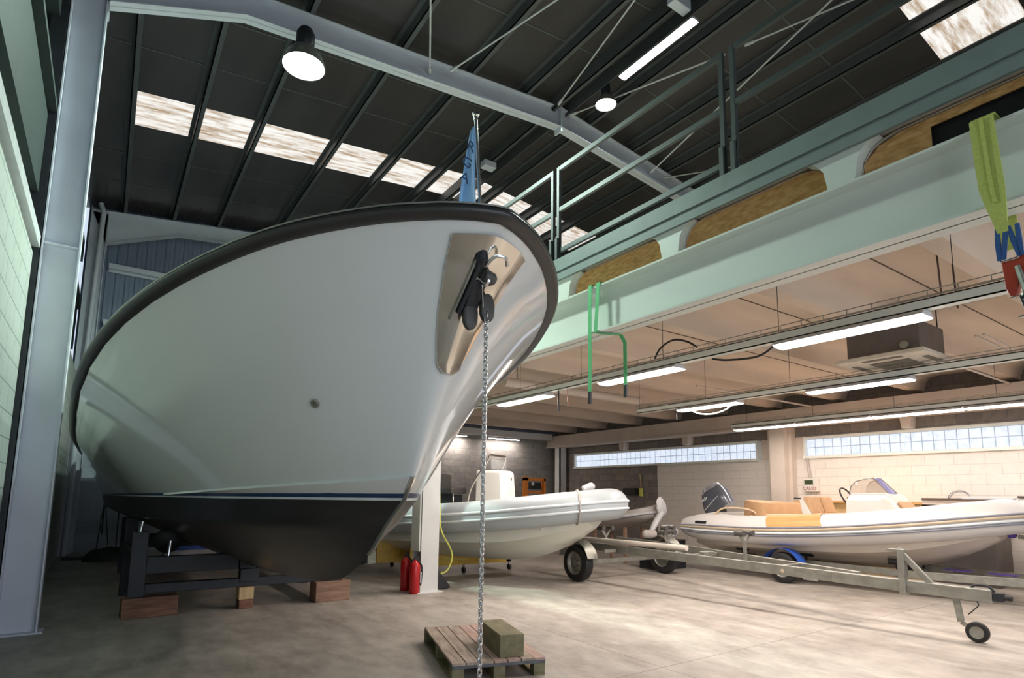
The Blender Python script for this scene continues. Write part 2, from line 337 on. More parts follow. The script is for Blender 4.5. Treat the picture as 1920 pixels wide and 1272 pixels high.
# right wall with glass block strips
z0, z1 = 2.50, 2.90
wr = MB(); wr.box(XR, XR+.3, YN, 12.05, 0, z0-.06)
struct(wr, 'wall_right', M['block_w'])
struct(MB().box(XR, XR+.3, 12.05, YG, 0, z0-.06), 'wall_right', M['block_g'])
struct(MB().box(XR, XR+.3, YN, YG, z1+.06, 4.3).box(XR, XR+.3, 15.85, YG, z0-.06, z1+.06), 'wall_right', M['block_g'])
struct(MB().box(XR, XR+.3, 7.5, 8.6, z0-.06, z1+.06).box(XR, XR+.3, YN, -2, z0-.06, z1+.06), 'wall_right', M['cream2'])
struct(MB().box(XR, XR+.3, YN, YG, 4.3, 9.2), 'wall_right', M['corr_y'])
def blockwin(idx, ya, yb):
    fr = MB(); X0 = XR-.03
    fr.box(X0, XR+.2, ya-.05, yb+.05, z1, z1+.06).box(X0-.03, XR+.2, ya-.05, yb+.05, z0-.06, z0).box(X0, XR+.2, ya-.05, ya, z0, z1).box(X0, XR+.2, yb, yb+.05, z0, z1)
    f = struct(fr, 'window_%d' % idx, M['alu'])
    n = round((yb-ya)/.2); w = (yb-ya)/n; bl = MB()
    for i in range(n):
        for j in range(2):
            y = ya+i*w; z = z0+j*.2
            # pillow-faced block
            a = [Vector((XR+.05, y+.008, z+.008)), Vector((XR+.05, y+w-.008, z+.008)), Vector((XR+.05, y+w-.008, z+.192)), Vector((XR+.05, y+.008, z+.192))]
            b = [Vector((XR+.03, y+.025, z+.025)), Vector((XR+.03, y+w-.025, z+.025)), Vector((XR+.03, y+w-.025, z+.175)), Vector((XR+.03, y+.025, z+.175))]
            bl.loft([a, b])
    bl.build('glass_pane', M['glassb'], f)
    MB().box(XR+.052, XR+.1, ya, yb, z0, z1).build('mortar_grid', M['mortar'], f)
blockwin(1, 8.75, 15.8); blockwin(2, -2, 7.45)
# near end with its open goods door (behind the camera)
struct(MB().box(-1, 0, YN-.2, YN, 0, 9.3).box(9.2, XR, YN-.2, YN, 0, 9.3).box(0, 9.2, YN-.2, YN, 5.2, 9.3), 'wall_near', M['frame_w'])
# roof
def zr(x): return 9.1-.105*abs(x-6.6)
def roofstrip(y0, y1, mb=None, th=.08):
    mb = mb or MB()
    for a, b in ((XL-.3, 6.6), (6.6, XR+.3)):
        mb.add([(a, y0, zr(a)), (b, y0, zr(b)), (b, y1, zr(b)), (a, y1, zr(a)), (a, y0, zr(a)+th), (b, y0, zr(b)+th), (b, y1, zr(b)+th), (a, y1, zr(a)+th)],
               [(0, 1, 2, 3), (7, 6, 5, 4), (0, 4, 5, 1), (1, 5, 6, 2), (2, 6, 7, 3), (3, 7, 4, 0)])
    return mb
struct(roofstrip(YN, 2.12).build and roofstrip(YN, 2.12), 'ceiling', M['roof'])
def halfstrip(xa, xb, y0, y1):
    return MB().add([(xa, y0, zr(xa)), (xb, y0, zr(xb)), (xb, y1, zr(xb)), (xa, y1, zr(xa)), (xa, y0, zr(xa)+.08), (xb, y0, zr(xb)+.08), (xb, y1, zr(xb)+.08), (xa, y1, zr(xa)+.08)],
               [(0, 1, 2, 3), (7, 6, 5, 4), (0, 4, 5, 1), (1, 5, 6, 2), (2, 6, 7, 3), (3, 7, 4, 0)])
struct(halfstrip(XL-.3, 9.2, 2.12, 3.22), 'ceiling', M['roof'])
struct(roofstrip(3.22, 11.45), 'ceiling', M['roof'])
struct(roofstrip(12.6, YG+.1), 'ceiling', M['roof'])
struct(halfstrip(XL-.3, -.12, 11.45, 12.6), 'ceiling', M['roof']); struct(halfstrip(11.6, XR+.3, 11.45, 12.6), 'ceiling', M['roof'])
struct(halfstrip(-.12, 6.6, 11.45, 12.6), 'window_3', M['sky']); struct(halfstrip(6.6, 11.6, 11.45, 12.6), 'window_4', M['sky'])
struct(halfstrip(9.2, XR+.3, 2.12, 3.22), 'window_5', M['sky'])
# seams of the roof boards
sm = MB()
for y in (4.4, 5.6, 6.8, 9.0, 10.2, 13.8, 15.2):
    for a, b in ((XL, 6.6), (6.6, XR)): sm.bar((a, y, zr(a)-.004), (b, y, zr(b)-.004), .03, .008)
struct(sm, 'trim_10', M['purlin'])
PX = (-.17, .86, 1.87, 3.32, 4.6, 5.75, 7.32, 8.52, 9.6, 10.75, 11.9, 13.1)
for i, x in enumerate(PX):
    z = zr(x)
    mb = MB().box(x-.008, x+.008, YN, YG, z-.2, z).box(x-.008, x+.075, YN, YG, z-.2, z-.185).box(x-.075, x+.008, YN, YG, z-.015, z)
    struct(mb, 'roof_purlin', M['purlin'])
struct(MB().box(6.42, 6.44, YN, YG, zr(6.6)-.3, zr(6.6)-.05).box(6.42, 6.5, YN, YG, zr(6.6)-.3, zr(6.6)-.285).box(6.76, 6.78, YN, YG, zr(6.6)-.3, zr(6.6)-.05), 'roof_purlin', M['purlin'])
# portal frames
def ibeam(mb, top, bot, y, fl=.09, th=.014):   # top/bot polylines in x,z of a rafter lying in plane y
    for (a, b), (c, d) in zip(zip(top[:-1], top[1:]), zip(bot[:-1], bot[1:])):
        q = [(a[0], y, a[1]), (b[0], y, b[1]), (d[0], y, d[1]), (c[0], y, c[1])]
        mb.prism([(x, y-.006, z) for x, _, z in q], (0, .012, 0))
        mb.prism([(a[0], y-fl, a[1]), (b[0], y-fl, b[1]), (b[0], y-fl, b[1]-th), (a[0], y-fl, a[1]-th)], (0, 2*fl, 0))
        mb.prism([(c[0], y-fl, c[1]), (d[0], y-fl, d[1]), (d[0], y-fl, d[1]+th), (c[0], y-fl, c[1]+th)], (0, 2*fl, 0))
def frame(y, mat, right=True):
    t = lambda x: zr(x)-.2
    top = [(-.78, t(-.78)), (1.06, t(1.06)), (6.6, t(6.6)), (12.3, t(12.3)), (13.75, t(13.75))]
    bot = [(-.45, 7.34), (1.06, t(1.06)-.37), (6.6, t(6.6)-.40), (12.3, t(12.3)-.37), (13.6, 7.34)]
    mb = MB(); ibeam(mb, top, bot, y)
    mb.box(6.58, 6.62, y-.1, y+.1, t(6.6)-.5, t(6.6))
    mb.box(-.45, -.43, y-.09, y+.09, 7.2, 8.0)
    struct(mb, 'roof_rafter', mat)
    c = MB(); c.box(-.78, -.45, y-.006, y+.006, 0, 8.1); c.box(-.46, -.445, y-.09, y+.09, 0, 8.1); c.box(-.79, -.775, y-.09, y+.09, 0, 8.2)
    c.box(-.77, -.46, y-.085, y+.085, 4.2, 4.215); c.box(-.85, -.4, y-.12, y+.12, 0, .015)
    struct(c, 'steel_column', mat)
    if right:
        struct(MB().box(13.35, 13.6, y-.09, y+.09, 4.3, 8.3), 'steel_column', mat)
frame(8.1, M['frame']); frame(16.6, M['frame']); frame(-.4, M['frame'])
struct(MB().box(-.95, -.80, 7.99, 8.29, 0, 8.0), 'steel_column', M['dark'])  # not a column: dark box put in for the shaded gap at the flange
# downpipe on the far left column
solo(MB().tube(smoothpts([(-.62, 16.4, 8.25), (-.55, 16.38, 8.0), (-.56, 16.38, 7.6), (-.6, 16.4, 4), (-.6, 16.4, .02)]), .055, 10), 'downpipe', M['frame'],
     'lavender grey rainwater pipe running up the far left steel column', 'pipe', smooth=True)

# ================================================================== MEZZANINE
BX, BZ0, BZ1 = 4.22, 3.20, 3.71
mb = MB(); mb.box(BX-.006, BX+.006, YN, YG, BZ0, BZ1); mb.box(BX-.115, BX+.115, YN, YG, BZ0, BZ0+.018); mb.box(BX-.115, BX+.115, YN, YG, BZ1-.018, BZ1)
for y in (-.4, 8.42): mb.box(BX-.11, BX+.11, y-.006, y+.006, BZ0, BZ1)
struct(mb, 'mezzanine_beam', M['teal'])
# precast ribbed soffit
prof = []; RY = [1.9+1.55*k for k in range(-4, 10)]; zs, zb = 4.0, 3.72
pts = [(YN, zs)]
for y in RY:
    for dy, dz in ((-.34, 0), (-.25, .015), (-.18, .05), (-.13, .12), (-.09, .28), (.09, .28), (.13, .12), (.18, .05), (.25, .015), (.34, 0)):
        pts.append((y+dy, zs-dz))
pts.append((YG, zs)); pts = [p for p in pts if YN <= p[0] <= YG]
sl = MB(); n = len(pts)
vs = [(BX+.02, y, z) for y, z in pts]+[(XR, y, z) for y, z in pts]
sl.add(vs, [(i, i+1, n+i+1, n+i) for i in range(n-1)])
struct(sl, 'ceiling', M['cream'], smooth=True)
struct(MB().box(BX, XR, YN, YG, 4.02, 4.12), 'mezzanine_floor', M['cream'])
jl = MB()
for k in range(-3, 9): 
    y = 1.9+1.55*k+.775; jl.box(BX+.12, XR-.4, y-.006, y+.006, 3.992, 3.999)
struct(jl, 'trim_11', M['brown'])
# rib end faces and OSB infill along the edge
for y in RY:
    if y < -2 or y > 16: continue
    e = MB(); q = [(y-.09, 3.711), (y+.09, 3.711), (y+.12, 3.88), (y+.17, 3.95), (y+.25, 4.0), (y-.25, 4.0), (y-.17, 3.95), (y-.12, 3.88)]
    e.prism([(BX-.07, a, b) for a, b in q], (.15, 0, 0)); struct(e, 'rib_end', M['teal'])
for k, y in enumerate(RY[:-1]):
    if y < .3 or y > 15: continue
    a, b = y+.12, y+1.43; ob = MB()
    if abs(y-.35) < .1:      # cut away where the sling passes
        q = [(a+.02, 3.93), (a+.9, 3.93), (a+.9, 3.72), (b, 3.72), (b, 3.86), (b-.1, 3.95), (b-.25, 3.99), (a+.2, 3.99)]
    else: q = [(a-.02, 3.715), (b+.02, 3.715), (b, 3.88), (b-.05, 3.95), (b-.13, 3.995), (a+.13, 3.995), (a+.05, 3.95), (a, 3.88)]
    ob.prism([(BX+.03, p, z) for p, z in q], (.012, 0, 0))
    solo(ob, 'osb_panel', M['osb'], {3: 'notched strand board panel beside the yellow sling', 4: 'long strand board panel below the right railing post pair',
        5: 'strand board panel between the two railing post pairs', 6: 'short visible strand board piece right beside the bow rubrail'}.get(k, 'strand board panel of the far bays hidden behind the yacht bow'),
         'board', 'strand board infill panels between concrete ribs')
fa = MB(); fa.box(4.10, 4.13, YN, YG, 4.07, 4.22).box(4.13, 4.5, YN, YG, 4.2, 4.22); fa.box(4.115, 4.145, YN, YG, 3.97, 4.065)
struct(fa, 'fascia_channel', M['teal_d'])
solo(MB().box(BX+.09, BX+.11, .47, 1.78, 3.72, 4.0), 'notch_shade', M['black'], 'black sheet added as the darkness behind the notch where the yellow sling passes', 'board')  # black sheet stands in for the shade inside the soffit trough
# guard rail panels
def rail_bay(ya, yb, lab):
    r = root('guard_railing', (4.17, (ya+yb)/2, 4.22), lab, 'railing', 'guard rail bays on the mezzanine edge')
    MB().bar((4.17, ya, 5.38), (4.17, yb, 5.38), .035, .05).build('top_rail', M['rail'], r)
    MB().bar((4.17, ya, 4.86), (4.17, yb, 4.86), .035, .05).build('middle_rail', M['rail'], r)
    if ya > 1: MB().bar((4.17, ya, 4.35), (4.17, yb, 4.35), .035, .05).build('bottom_rail', M['rail'], r)
    for y in (ya, yb):
        s = 1 if y == ya else -1
        MB().box(4.15, 4.19, y-.02, y+.02, 4.0, 5.4).box(4.12, 4.16, y-.02, y+.02, 3.98, 4.5).build('post', M['rail'], r)
for ya, yb, lab in ((5.21, 7.6, 'grey green railing bay at the left, just behind the bow'), (2.85, 5.1, 'grey green railing bay between the two visible post pairs'),
                    (.45, 2.74, 'grey green railing bay at the right edge above the sling')):
    rail_bay(ya, yb, lab)
# front mezzanine column
mb = MB(); mb.box(4.07, 4.37, 8.28, 8.295, 0, 3.2).box(4.2, 4.215, 8.29, 8.56, 0, 3.2).box(4.07, 4.37, 8.555, 8.57, 0, 3.2)
mb.box(4.0, 4.44, 8.22, 8.62, 0, .012)
struct(mb, 'steel_column', M['frame_w'])
struct(MB().box(4.04, 4.066, 8.3, 8.58, .62, 3.1), 'trim_12', M['teal'])
struct(MB().box(4.07, 4.35, 16.5, 16.75, 0, 3.2), 'steel_column', M['frame_w'])
# ledger beams at right wall and far gable, pillar, corner column
mb = MB(); mb.box(13.25, 13.6, YN, YG, 3.25, 3.62); mb.box(13.2, 13.7, YN, YG, 3.2, 3.25); struct(mb, 'mezzanine_beam', M['cream2'])
mb = MB(); mb.box(4.3, 13.2, 16.5, 16.85, 3.48, 3.68); struct(mb, 'mezzanine_beam', M['frame_w'])
struct(MB().box(13.32, 13.7, 7.78, 8.15, 0, 3.2).box(13.5, 13.7, 7.7, 8.3, 0, 3.2), 'pillar', M['cream2'])
struct(MB().box(13.3, 13.35, 16.2, 16.5, 0, 3.2).box(13.3, 13.6, 16.2, 16.23, 0, 3.2).box(13.3, 13.6, 16.47, 16.5, 0, 3.2), 'steel_column', M['frame_w'])
for y in (13.3, 10.8, 5.2):
    struct(MB().add([(x, yy, z) for z, w in ((3.2, .11), (2.97, .08)) for x, yy in ((13.45, y-w), (13.45, y+w), (13.7, y+w), (13.7, y-w))],
                    [(0, 1, 2, 3), (7, 6, 5, 4), (0, 4, 5, 1), (1, 5, 6, 2), (2, 6, 7, 3), (3, 7, 4, 0)]), 'beam_stub', M['cream2'])
# tie rods of the roof
rods = [((806, 132), (808, -60), 1), ((850, 130), (1085, -28), 1), ((1050, 192), (1230, -55), 1), ((1075, 214), (1360, 102), -1), ((1404, 82), (1640, -18), -1),
        ((1222, 322), (1580, -20), -1), ((1252, 333), (1425, 305), -1)]
for i, (a, b, s) in enumerate(rods):
    zz = 8.78 if i in (3, 4) else 8.66
    pa, pb = roofpt(*a, zz, s), roofpt(*b, zz, s)
    o = MB().tube([pa, pb], .014, 8)
    o.cyl(pa-(pb-pa).normalized()*.06, pa+(pb-pa).normalized()*.08, .025, 8)
    solo(o, 'tie_rod', M['galv' if i == 6 else 'ltgrey'], ['upright tie rod meeting the rafter top above the bow', 'tie rod slanting right from the rafter above the flagpole',
        'steep tie rod rising from the roof apex joint', 'pale tie rod passing behind the small round lamp', 'short tie rod at the top, right of the rail posts',
        'long tie rod crossing behind the right rail posts', 'pale tie rod low beside the rafter end above the railing'][i], 'rod', 'roof tie rods', smooth=True)

# ================================================================== THE BIG MOTOR YACHT
TH = R(2.0); YO = Vector((1.9, 2.85, 0)); L = 13.2
yt = root('motor_yacht', YO, 'large white motor yacht with black bottom and black rubrail, bow towards us', 'boat', rz=TH)
Mloc = Matrix.Translation(YO) @ Matrix.Rotation(TH, 4, 'Z')
SHB = [(0, 0), (.02, .09), (.05, .17), (.09, .28), (.19, .44), (.34, .65), (.52, .84), (.73, 1.03), (.99, 1.21), (1.33, 1.39), (1.73, 1.57), (2.2, 1.73), (2.72, 1.86), (3.33, 1.96), (4.03, 2.03), (5, 2.07), (8, 2.07), (13.2, 1.9)]
def zsh(s): return interp(s, [(0, 3.22), (2, 2.92), (4, 2.62), (5, 2.48), (6.5, 2.36), (9, 2.3), (13.2, 2.3)])
WLB = [(0, 0), (.25, .2), (.6, .42), (1.1, .68), (1.8, .93), (2.8, 1.16), (4, 1.33), (5.5, 1.43), (7, 1.47), (12, 1.45)]
STEM = [(.67, 2.83), (.73, 2.43), (.87, 2.07), (1.05, 1.76), (1.25, 1.53), (1.45, 1.24), (1.68, 1.07), (1.98, .93), (2.35, .76), (2.73, .54), (3.03, .27), (3.14, .13), (3.22, 0)]
def zwl(s): return 1.445-.005*max(0, s-1.2)
def zk(s): return interp(s, [(0, .67), (2.83, .67), (3.64, .6), (4.9, .54), (7, .5), (13.2, .5)])
TT = [0, .002, .005, .01, .016, .024, .034, .046, .06, .078, .1, .125, .155, .19, .23, .28, .34, .42, .52, .64, .8, 1]
def topside(h, t):                         # h 0 at boot top, 1 at the sheer
    zst = 1.445+h*(3.22-1.445); s0 = interp(zst, STEM); s = s0+t*(L-s0)
    b = interp(t*L, SHB)*1.0; w = interp(t*(L-1.24), WLB)
    p = lerp(1.35, 1.0, min(1, t*3))
    hb = lerp(w, b, h**p)
    return hb, s, zwl(s)+(zst-1.445)/(3.22-1.445)*(zsh(s)-zwl(s)) if t > 0 else zst
def bottom(f, t):                          # f 0 at keel, 1 at boot top
    zst = .67+f*(1.445-.67); s0 = interp(zst, STEM); s = s0+t*(L-s0)
    w = interp(t*(L-1.24), WLB); fc = .72
    sh = (f/fc)**lerp(1.1, .95, min(1, t*4))*.96 if f < fc else .96+.04*(f-fc)/(1-fc)
    return w*sh, s, zk(s)+f*(zwl(s)-zk(s))
HL = [0, .03, .06, .12, .19, .26, .34, .42, .5, .58, .66, .74, .82, .88, .94, 1]
def skin(fn, levels, name, mat, eps=0):
    mb = MB(); rows = []
    for h in levels:
        row = []
        for sgn in (-1, 1):
            pts = [fn(h, t) for t in TT]
            if sgn < 0: row += [Vector((-hb-eps, s, z)) for hb, s, z in pts[::-1]]
            else: row += [Vector((hb+eps, s, z)) for hb, s, z in pts[1:]]
        rows.append(row)
    mb.loft(rows, close=False, caps=False)
    return mb.build(name, mat, yt, smooth=True, local=True)
hb = .0310; skin(lambda h, t: topside(h, t), [.036+(1-.036)*h for h in HL], 'hull', M['white'])
skin(topside, [.0125, .036], 'boot_stripe', M['blue'])
skin(topside, [0, .0125], 'boot_line', M['strake'])
skin(bottom, [0, .1, .2, .3, .4, .5, .6, .66, .72, .76, .85, .93, 1], 'bottom', M['antif'])
dk = MB(); row = [topside(1, t) for t in TT]
for (a, b) in zip(row[:-1], row[1:]):
    dk.add([(-a[0], a[1], a[2]-.03), (a[0], a[1], a[2]-.03), (b[0], b[1], b[2]-.03), (-b[0], b[1], b[2]-.03)], [(0, 1, 2, 3)])
dk.build('deck', M['cons'], yt, local=True)
tr = MB(); tr.add([(sg*hb_, s_, z_) for sg in (-1,) for hb_, s_, z_ in [topside(1, 1), topside(.5, 1), topside(0, 1), bottom(.72, 1), bottom(0, 1)]] + [(hb_, s_, z_) for hb_, s_, z_ in [bottom(.72, 1), topside(0, 1), topside(.5, 1), topside(1, 1)]], [tuple(range(9))])
tr.build('transom', M['white'], yt, local=True)
# rubrail
sp_ = [topside(1, t) for t in TT]
path = [Vector((-a, s, z)) for a, s, z in sp_[::-1]] + [Vector((a, s, z)) for a, s, z in sp_[1:]]
path = smoothpts(path, 3)
def sweepside(path, prof, inward=0):
    mb = MB(); rings = []
    for i, p in enumerate(path):
        t = path[min(i+1, len(path)-1)]-path[max(i-1, 0)]; t.normalize(); sd = Vector((-t.y, t.x, 0)); sd.normalize(); u = Vector((0, 0, 1))
        rings.append([p - sd*a + u*b for a, b in prof])
    # sd points to port of travel; travel is port stern -> bow -> starboard stern, so outward = sd
    rings = [[path[i]+(path[i]-q)+Vector((0, 0, 0)) if False else q for q in r] for i, r in enumerate(rings)]
    mb.loft(rings); return mb
pr = [(-.085*cos(a), .058*sin(a)-.005) for a in [pi*k/12-pi/2 for k in range(13)]]
pr = [(-(-.03+.07*cos(a)), .042*sin(a)-.005) for a in [pi*k/12-pi/2 for k in range(13)]] + [(.05, .035), (.05, -.045)]
rb = sweepside(path, [(-a if True else a, b) for a, b in pr]); RUBSIGN = 1
rbo = rb.build('rubrail', M['rub'], yt, smooth=True, local=True)
st = sweepside(path, [(-.01, .036), (.02, .031), (.02, .042), (-.01, .046)]); st.build('rail_strip', M['galv'], yt, smooth=True, local=True)
# knuckle at the stem just above the boot stripe
def hullpt(h, dist, out=0.0):
    lo, hi = 0.0, .6
    for _ in range(26):
        md = (lo+hi)/2
        if topside(h, md)[0] < dist: lo = md
        else: hi = md
    a = topside(h, hi)
    return Vector((a[0]+out, a[1]-out*.6, a[2]))
def H_at(dist, z):                          # hull point at half breadth dist and height z
    lo, hi = 0.0, 1.0
    for _ in range(22):
        md = (lo+hi)/2; q = hullpt(md, dist)
        if q.z < z: lo = md
        else: hi = md
    return hullpt((lo+hi)/2, dist)
for sg, nm in ((-1, 'spray_rail'),):
    rings = []
    for k in range(15):
        u = k/14; t = u*.26; hh = lerp(.115, .035, u**.8); a = topside(hh, t+.0015); b = topside(.032, t+.0015)
        o = .02*(1-u)+.004
        rings.append([Vector((sg*(a[0]), a[1], a[2])), Vector((sg*(a[0]+o), a[1]-o*.7, a[2]-.02)), Vector((sg*(lerp(a[0], b[0], .6)+o*1.0), lerp(a[1], b[1], .6)-o*.7, lerp(a[2], b[2], .6))), Vector((sg*(b[0]+.002), b[1], b[2]+.002))])
    MB().loft(rings, close=True).build(nm, M['white'], yt, smooth=True, local=True)
# stainless band on the forefoot
bd = []
for z in [1.0+.03*k for k in range(22)]:
    s = interp(z, STEM); wdt = .013 if z < 1.5 else .013+.014*sin((z-1.5)/.14*pi/2) if z < 1.64 else .010
    bd.append((s, z, wdt))
rings = [[Vector((-w, s+.02, z)), Vector((-w*.75, s-.010, z-.01)), Vector((0, s-.02, z-.015)), Vector((w*.75, s-.010, z-.01)), Vector((w, s+.02, z))] for s, z, w in bd]
MB().loft(rings, close=True).build('stem_guard', M['stain'], yt, smooth=True, local=True)
# polished anchor plate wrapped round the bow
NZ = 18; rings = []
for k in range(NZ+1):
    z = 2.34+k/NZ*.78; wd = lerp(.09, .31, (k/NZ)**.9)
    if k == 0: wd = .05
    row = []
    for j in range(-10, 11):
        x = j/10*wd+.055; q = H_at(abs(x), z-.02*(abs(j)/10)**2*(1 if k == NZ else 0))
        row.append(Vector((x, q.y-.020-.012*(1-(j/10)**2), q.z)))
    rings.append(row)
def shell(rings, th):
    mb = MB(); mb.loft(rings, close=False, caps=False); n = len(rings[0]); m_ = len(rings)
    back = [[p+Vector((0, th, 0)) for p in r] for r in rings]; b0 = len(mb.v)
    mb.loft(back, close=False, caps=False)
    ed = [(0, j) for j in range(n)]+[(i, n-1) for i in range(1, m_)]+[(m_-1, j) for j in range(n-2, -1, -1)]+[(i, 0) for i in range(m_-2, 0, -1)]
    idx = [i*n+j for i, j in ed]
    mb.f += [(idx[k], idx[(k+1) % len(idx)], idx[(k+1) % len(idx)]+b0, idx[k]+b0) for k in range(len(idx))]; mb.mi += [0]*len(idx)
    return mb
shell(rings, .011).build('anchor_plate', M['stain'], yt, smooth=True, local=True)
def stemp(z, dx=0, dy=0):                   # local point in front of the stem at height z
    return Vector((dx, interp(z, STEM)+dy, z))
# hawse slot, a dark stadium shape standing off the plate
sl_ = []
for k in range(13):
    z = 2.62+k/12*.42; w = .055*sqrt(max(0.02, 1-((k-6)/6.2)**4)); c = stemp(z, -.02, -.03)
    sl_.append([c+Vector((-w, .03, 0)), c+Vector((-w*.9, -.004, 0)), c+Vector((w*.9, -.004, 0)), c+Vector((w, .03, 0))])
MB().loft(sl_).build('hawse_slot', M['black'], yt, smooth=True, local=True)
a0, a1 = stemp(2.99, -.02, -.07), stemp(2.72, -.03, -.12)
MB().tube([stemp(3.06, -.02, -.02), stemp(3.02, -.02, -.055), stemp(2.96, -.02, -.05)], [.03, .048, .04], 14).build('slot_hood', M['dark'], yt, smooth=True, local=True)
# through-hull fitting and hull drains
q = H_at(.95, 2.04)
def nrm(h, t):
    a = Vector(topside(h, t)); b = Vector(topside(h, t+.004)); c = Vector(topside(h+.02, t)); return (b-a).cross(c-a).normalized()
best = None
for hh in [i/60 for i in range(10, 50)]:
    for t in [i/400 for i in range(1, 80)]:
        p = topside(hh, t); wv = Mloc @ Vector((-p[0], p[1], p[2])); d = wv-Vector((0, 0, CAMH)); X_ = 960+FPX*d.dot(rt)/d.dot(fw); Y_ = PY-FPX*d.dot(up)/d.dot(fw)
        e = (X_-592)**2+(Y_-753)**2
        if best is None or e < best[0]: best = (e, hh, t)
_, hh, t = best; p = topside(hh, t); P = Vector((-p[0], p[1], p[2])); nn = nrm(hh, t); nn = Vector((-abs(nn.x), -abs(nn.y), nn.z if nn.z < 0 else -nn.z))
MB().lathe(P, nn, [(.0, 0), (.034, 0), (.036, .008), (.028, .014), (.018, .012), (.016, .002), (0, .002)], 18).build('through_hull_fitting', M['galv'], yt, smooth=True, local=True)

# anchor with its roller (hangs out of the slot)
ar = root('anchor', Mloc @ stemp(2.75, -.02, -.06), 'dark anchor with two rounded cheeks hanging out of the bow slot', 'anchor', rz=TH)
ORG[ar.name] = Vector((0, 0, 0))
A0 = stemp(2.75, -.02, -.06)
def AP(z, dx, dy): return stemp(z, dx, dy)-A0
MB().bar(AP(2.99, -.025, -.07), AP(2.70, -.045, -.09), .03, .055, (0, 1, 0)).build('shank', M['dark'], ar, bevel=.006, local=True)
MB().bar(AP(3.0, -.055, -.055), AP(2.66, -.075, -.06), .012, .04, (0, 1, 0)).build('side_plate', M['galv'], ar, local=True)
MB().tube(smoothpts([AP(2.97, .02, -.09), AP(3.01, .04, -.13), AP(3.01, .11, -.15), AP(2.985, .15, -.13)], 5), .012, 8).build('hoop', M['chrome'], ar, smooth=True, local=True)
MB().lathe(AP(2.92, .03, -.10), (1, .1, -.2), [(0, 0), (.035, 0), (.045, .02), (.045, .07), (.03, .09), (0, .09)], 16).build('roller', M['roller'], ar, smooth=True, local=True)
MB().lathe(AP(2.895, .03, -.11), (1, .1, -.2), [(.0, .01), (.047, .01), (.047, .03), (0, .03)], 16).build('roller_band', M['chrome'], ar, smooth=True, local=True)
MB().bar(AP(2.90, .03, -.06), AP(2.72, .03, -.10), .10, .05, (0, 1, 0)).build('bracket', M['black'], ar, bevel=.008, local=True)
for dx, dz, nm in ((.03, 2.70, 'cheek'), (.135, 2.76, 'cheek')):
    c = AP(dz, dx, -.13)
    MB().loft([[c+Vector((cos(a)*.055*w, -.024*sd, sin(a)*.085*w-(.03 if sin(a) < 0 else 0))) for a in [2*pi*k/18 for k in range(18)]] for sd, w in ((-1, .8), (-.6, 1), (.6, 1), (1, .8))]).build(nm, M['roller'], ar, smooth=True, local=True)
MB().bar(AP(2.86, .03, -.13), AP(2.74, .085, -.17), .008, .014, (0, 1, 0)).build('swivel', M['chrome'], ar, local=True)
# anchor chain, straight down to the floor in front of the pallet
top = Mloc @ stemp(2.74, .09, -.165)
tx = at(912, 590, Y=top.y).x; top.x = at(912, 590, Y=top.y).x
cr = root('anchor_chain', (top.x, top.y, 0), 'galvanised anchor chain hanging from the bow down to the floor', 'chain')
PITCH = .0305; nl = int((top.z-.01)/PITCH)
ms = []
def link(rot):
    pts = []
    for k in range(20):
        a = 2*pi*k/20; x, z = .0125*cos(a), .0125*sin(a)+(.0095 if sin(a) > 0 else -.0095)
        pts.append(Vector((x*cos(rot), x*sin(rot), z)))
    return MB().tube(pts, .0052, 6, closed=True)
for rot in (R(35), R(125)):
    o = link(rot-.6).build('link', M['chrome'], cr, smooth=True, local=True); ms.append(o)
for i in range(nl):
    if i < 2: o = ms[i]
    else: o = ms[i % 2].copy(); COL.objects.link(o); o.parent = cr
    o.location = (0, 0, top.z-.015-i*PITCH)
# jackstaff with flag on the bow
fp = Mloc @ Vector((.0, .3, 3.17)); base = at(905, 385, Y=fp.y); tip_ = at(895, 222, Y=fp.y-.02)
base = Vector((base.x, fp.y, 3.16)); tip_.y = fp.y
fr = root('jackstaff', base, 'stainless jackstaff standing on the bow', 'flagpole')
MB().tube([base, tip_], .011, 12).build('pole', M['chrome'], fr, smooth=True)
MB().lathe(tip_, (0, 0, 1), [(0, 0), (.014, 0), (.012, .03), (.022, .032), (.022, .045), (0, .047)], 14).build('finial', M['stain'], fr, smooth=True)
fl = MB(); rows = []
for k in range(15):
    u = k/14; zz = tip_.z-.05-u*.62; pc = base+(tip_-base)*((zz-base.z)/(tip_.z-base.z))
    wd = .03+.13*min(1, u*1.3); row = []
    for j in range(10):
        v = j/9; row.append(Vector((pc.x-.012-wd*v, pc.y+.028*sin(v*9+u*2)*(.3+u), zz-.05*v*v-.07*v*u+.0)))
    rows.append(row)
fm = shell(rows, .0015); fo = solo(fm, 'flag', M['flag'], 'pale blue flag with dark lettering furled down the jackstaff', 'flag', smooth=True)
def text(s, size, mat, name, parent, mw, ext=.002):
    c = bpy.data.curves.new(name, 'FONT'); c.body = s; c.size = size; c.extrude = ext; c.align_x = 'CENTER'; c.align_y = 'CENTER'
    t = bpy.data.objects.new(name, c); COL.objects.link(t); bpy.context.view_layer.update()
    me = bpy.data.meshes.new_from_object(t.evaluated_get(bpy.context.evaluated_depsgraph_get())); bpy.data.objects.remove(t)
    me.materials.clear(); me.materials.append(mat)
    o = bpy.data.objects.new(name, me); COL.objects.link(o); o.parent = parent
    off = ORG.get(parent.name, Vector((0, 0, 0))) if parent else Vector((0, 0, 0))
    o.matrix_basis = Matrix.Translation(-off) @ mw
    return o
fc = tip_-Vector((0, 0, .36))
ORG[fo.name] = Vector((0, 0, 0))
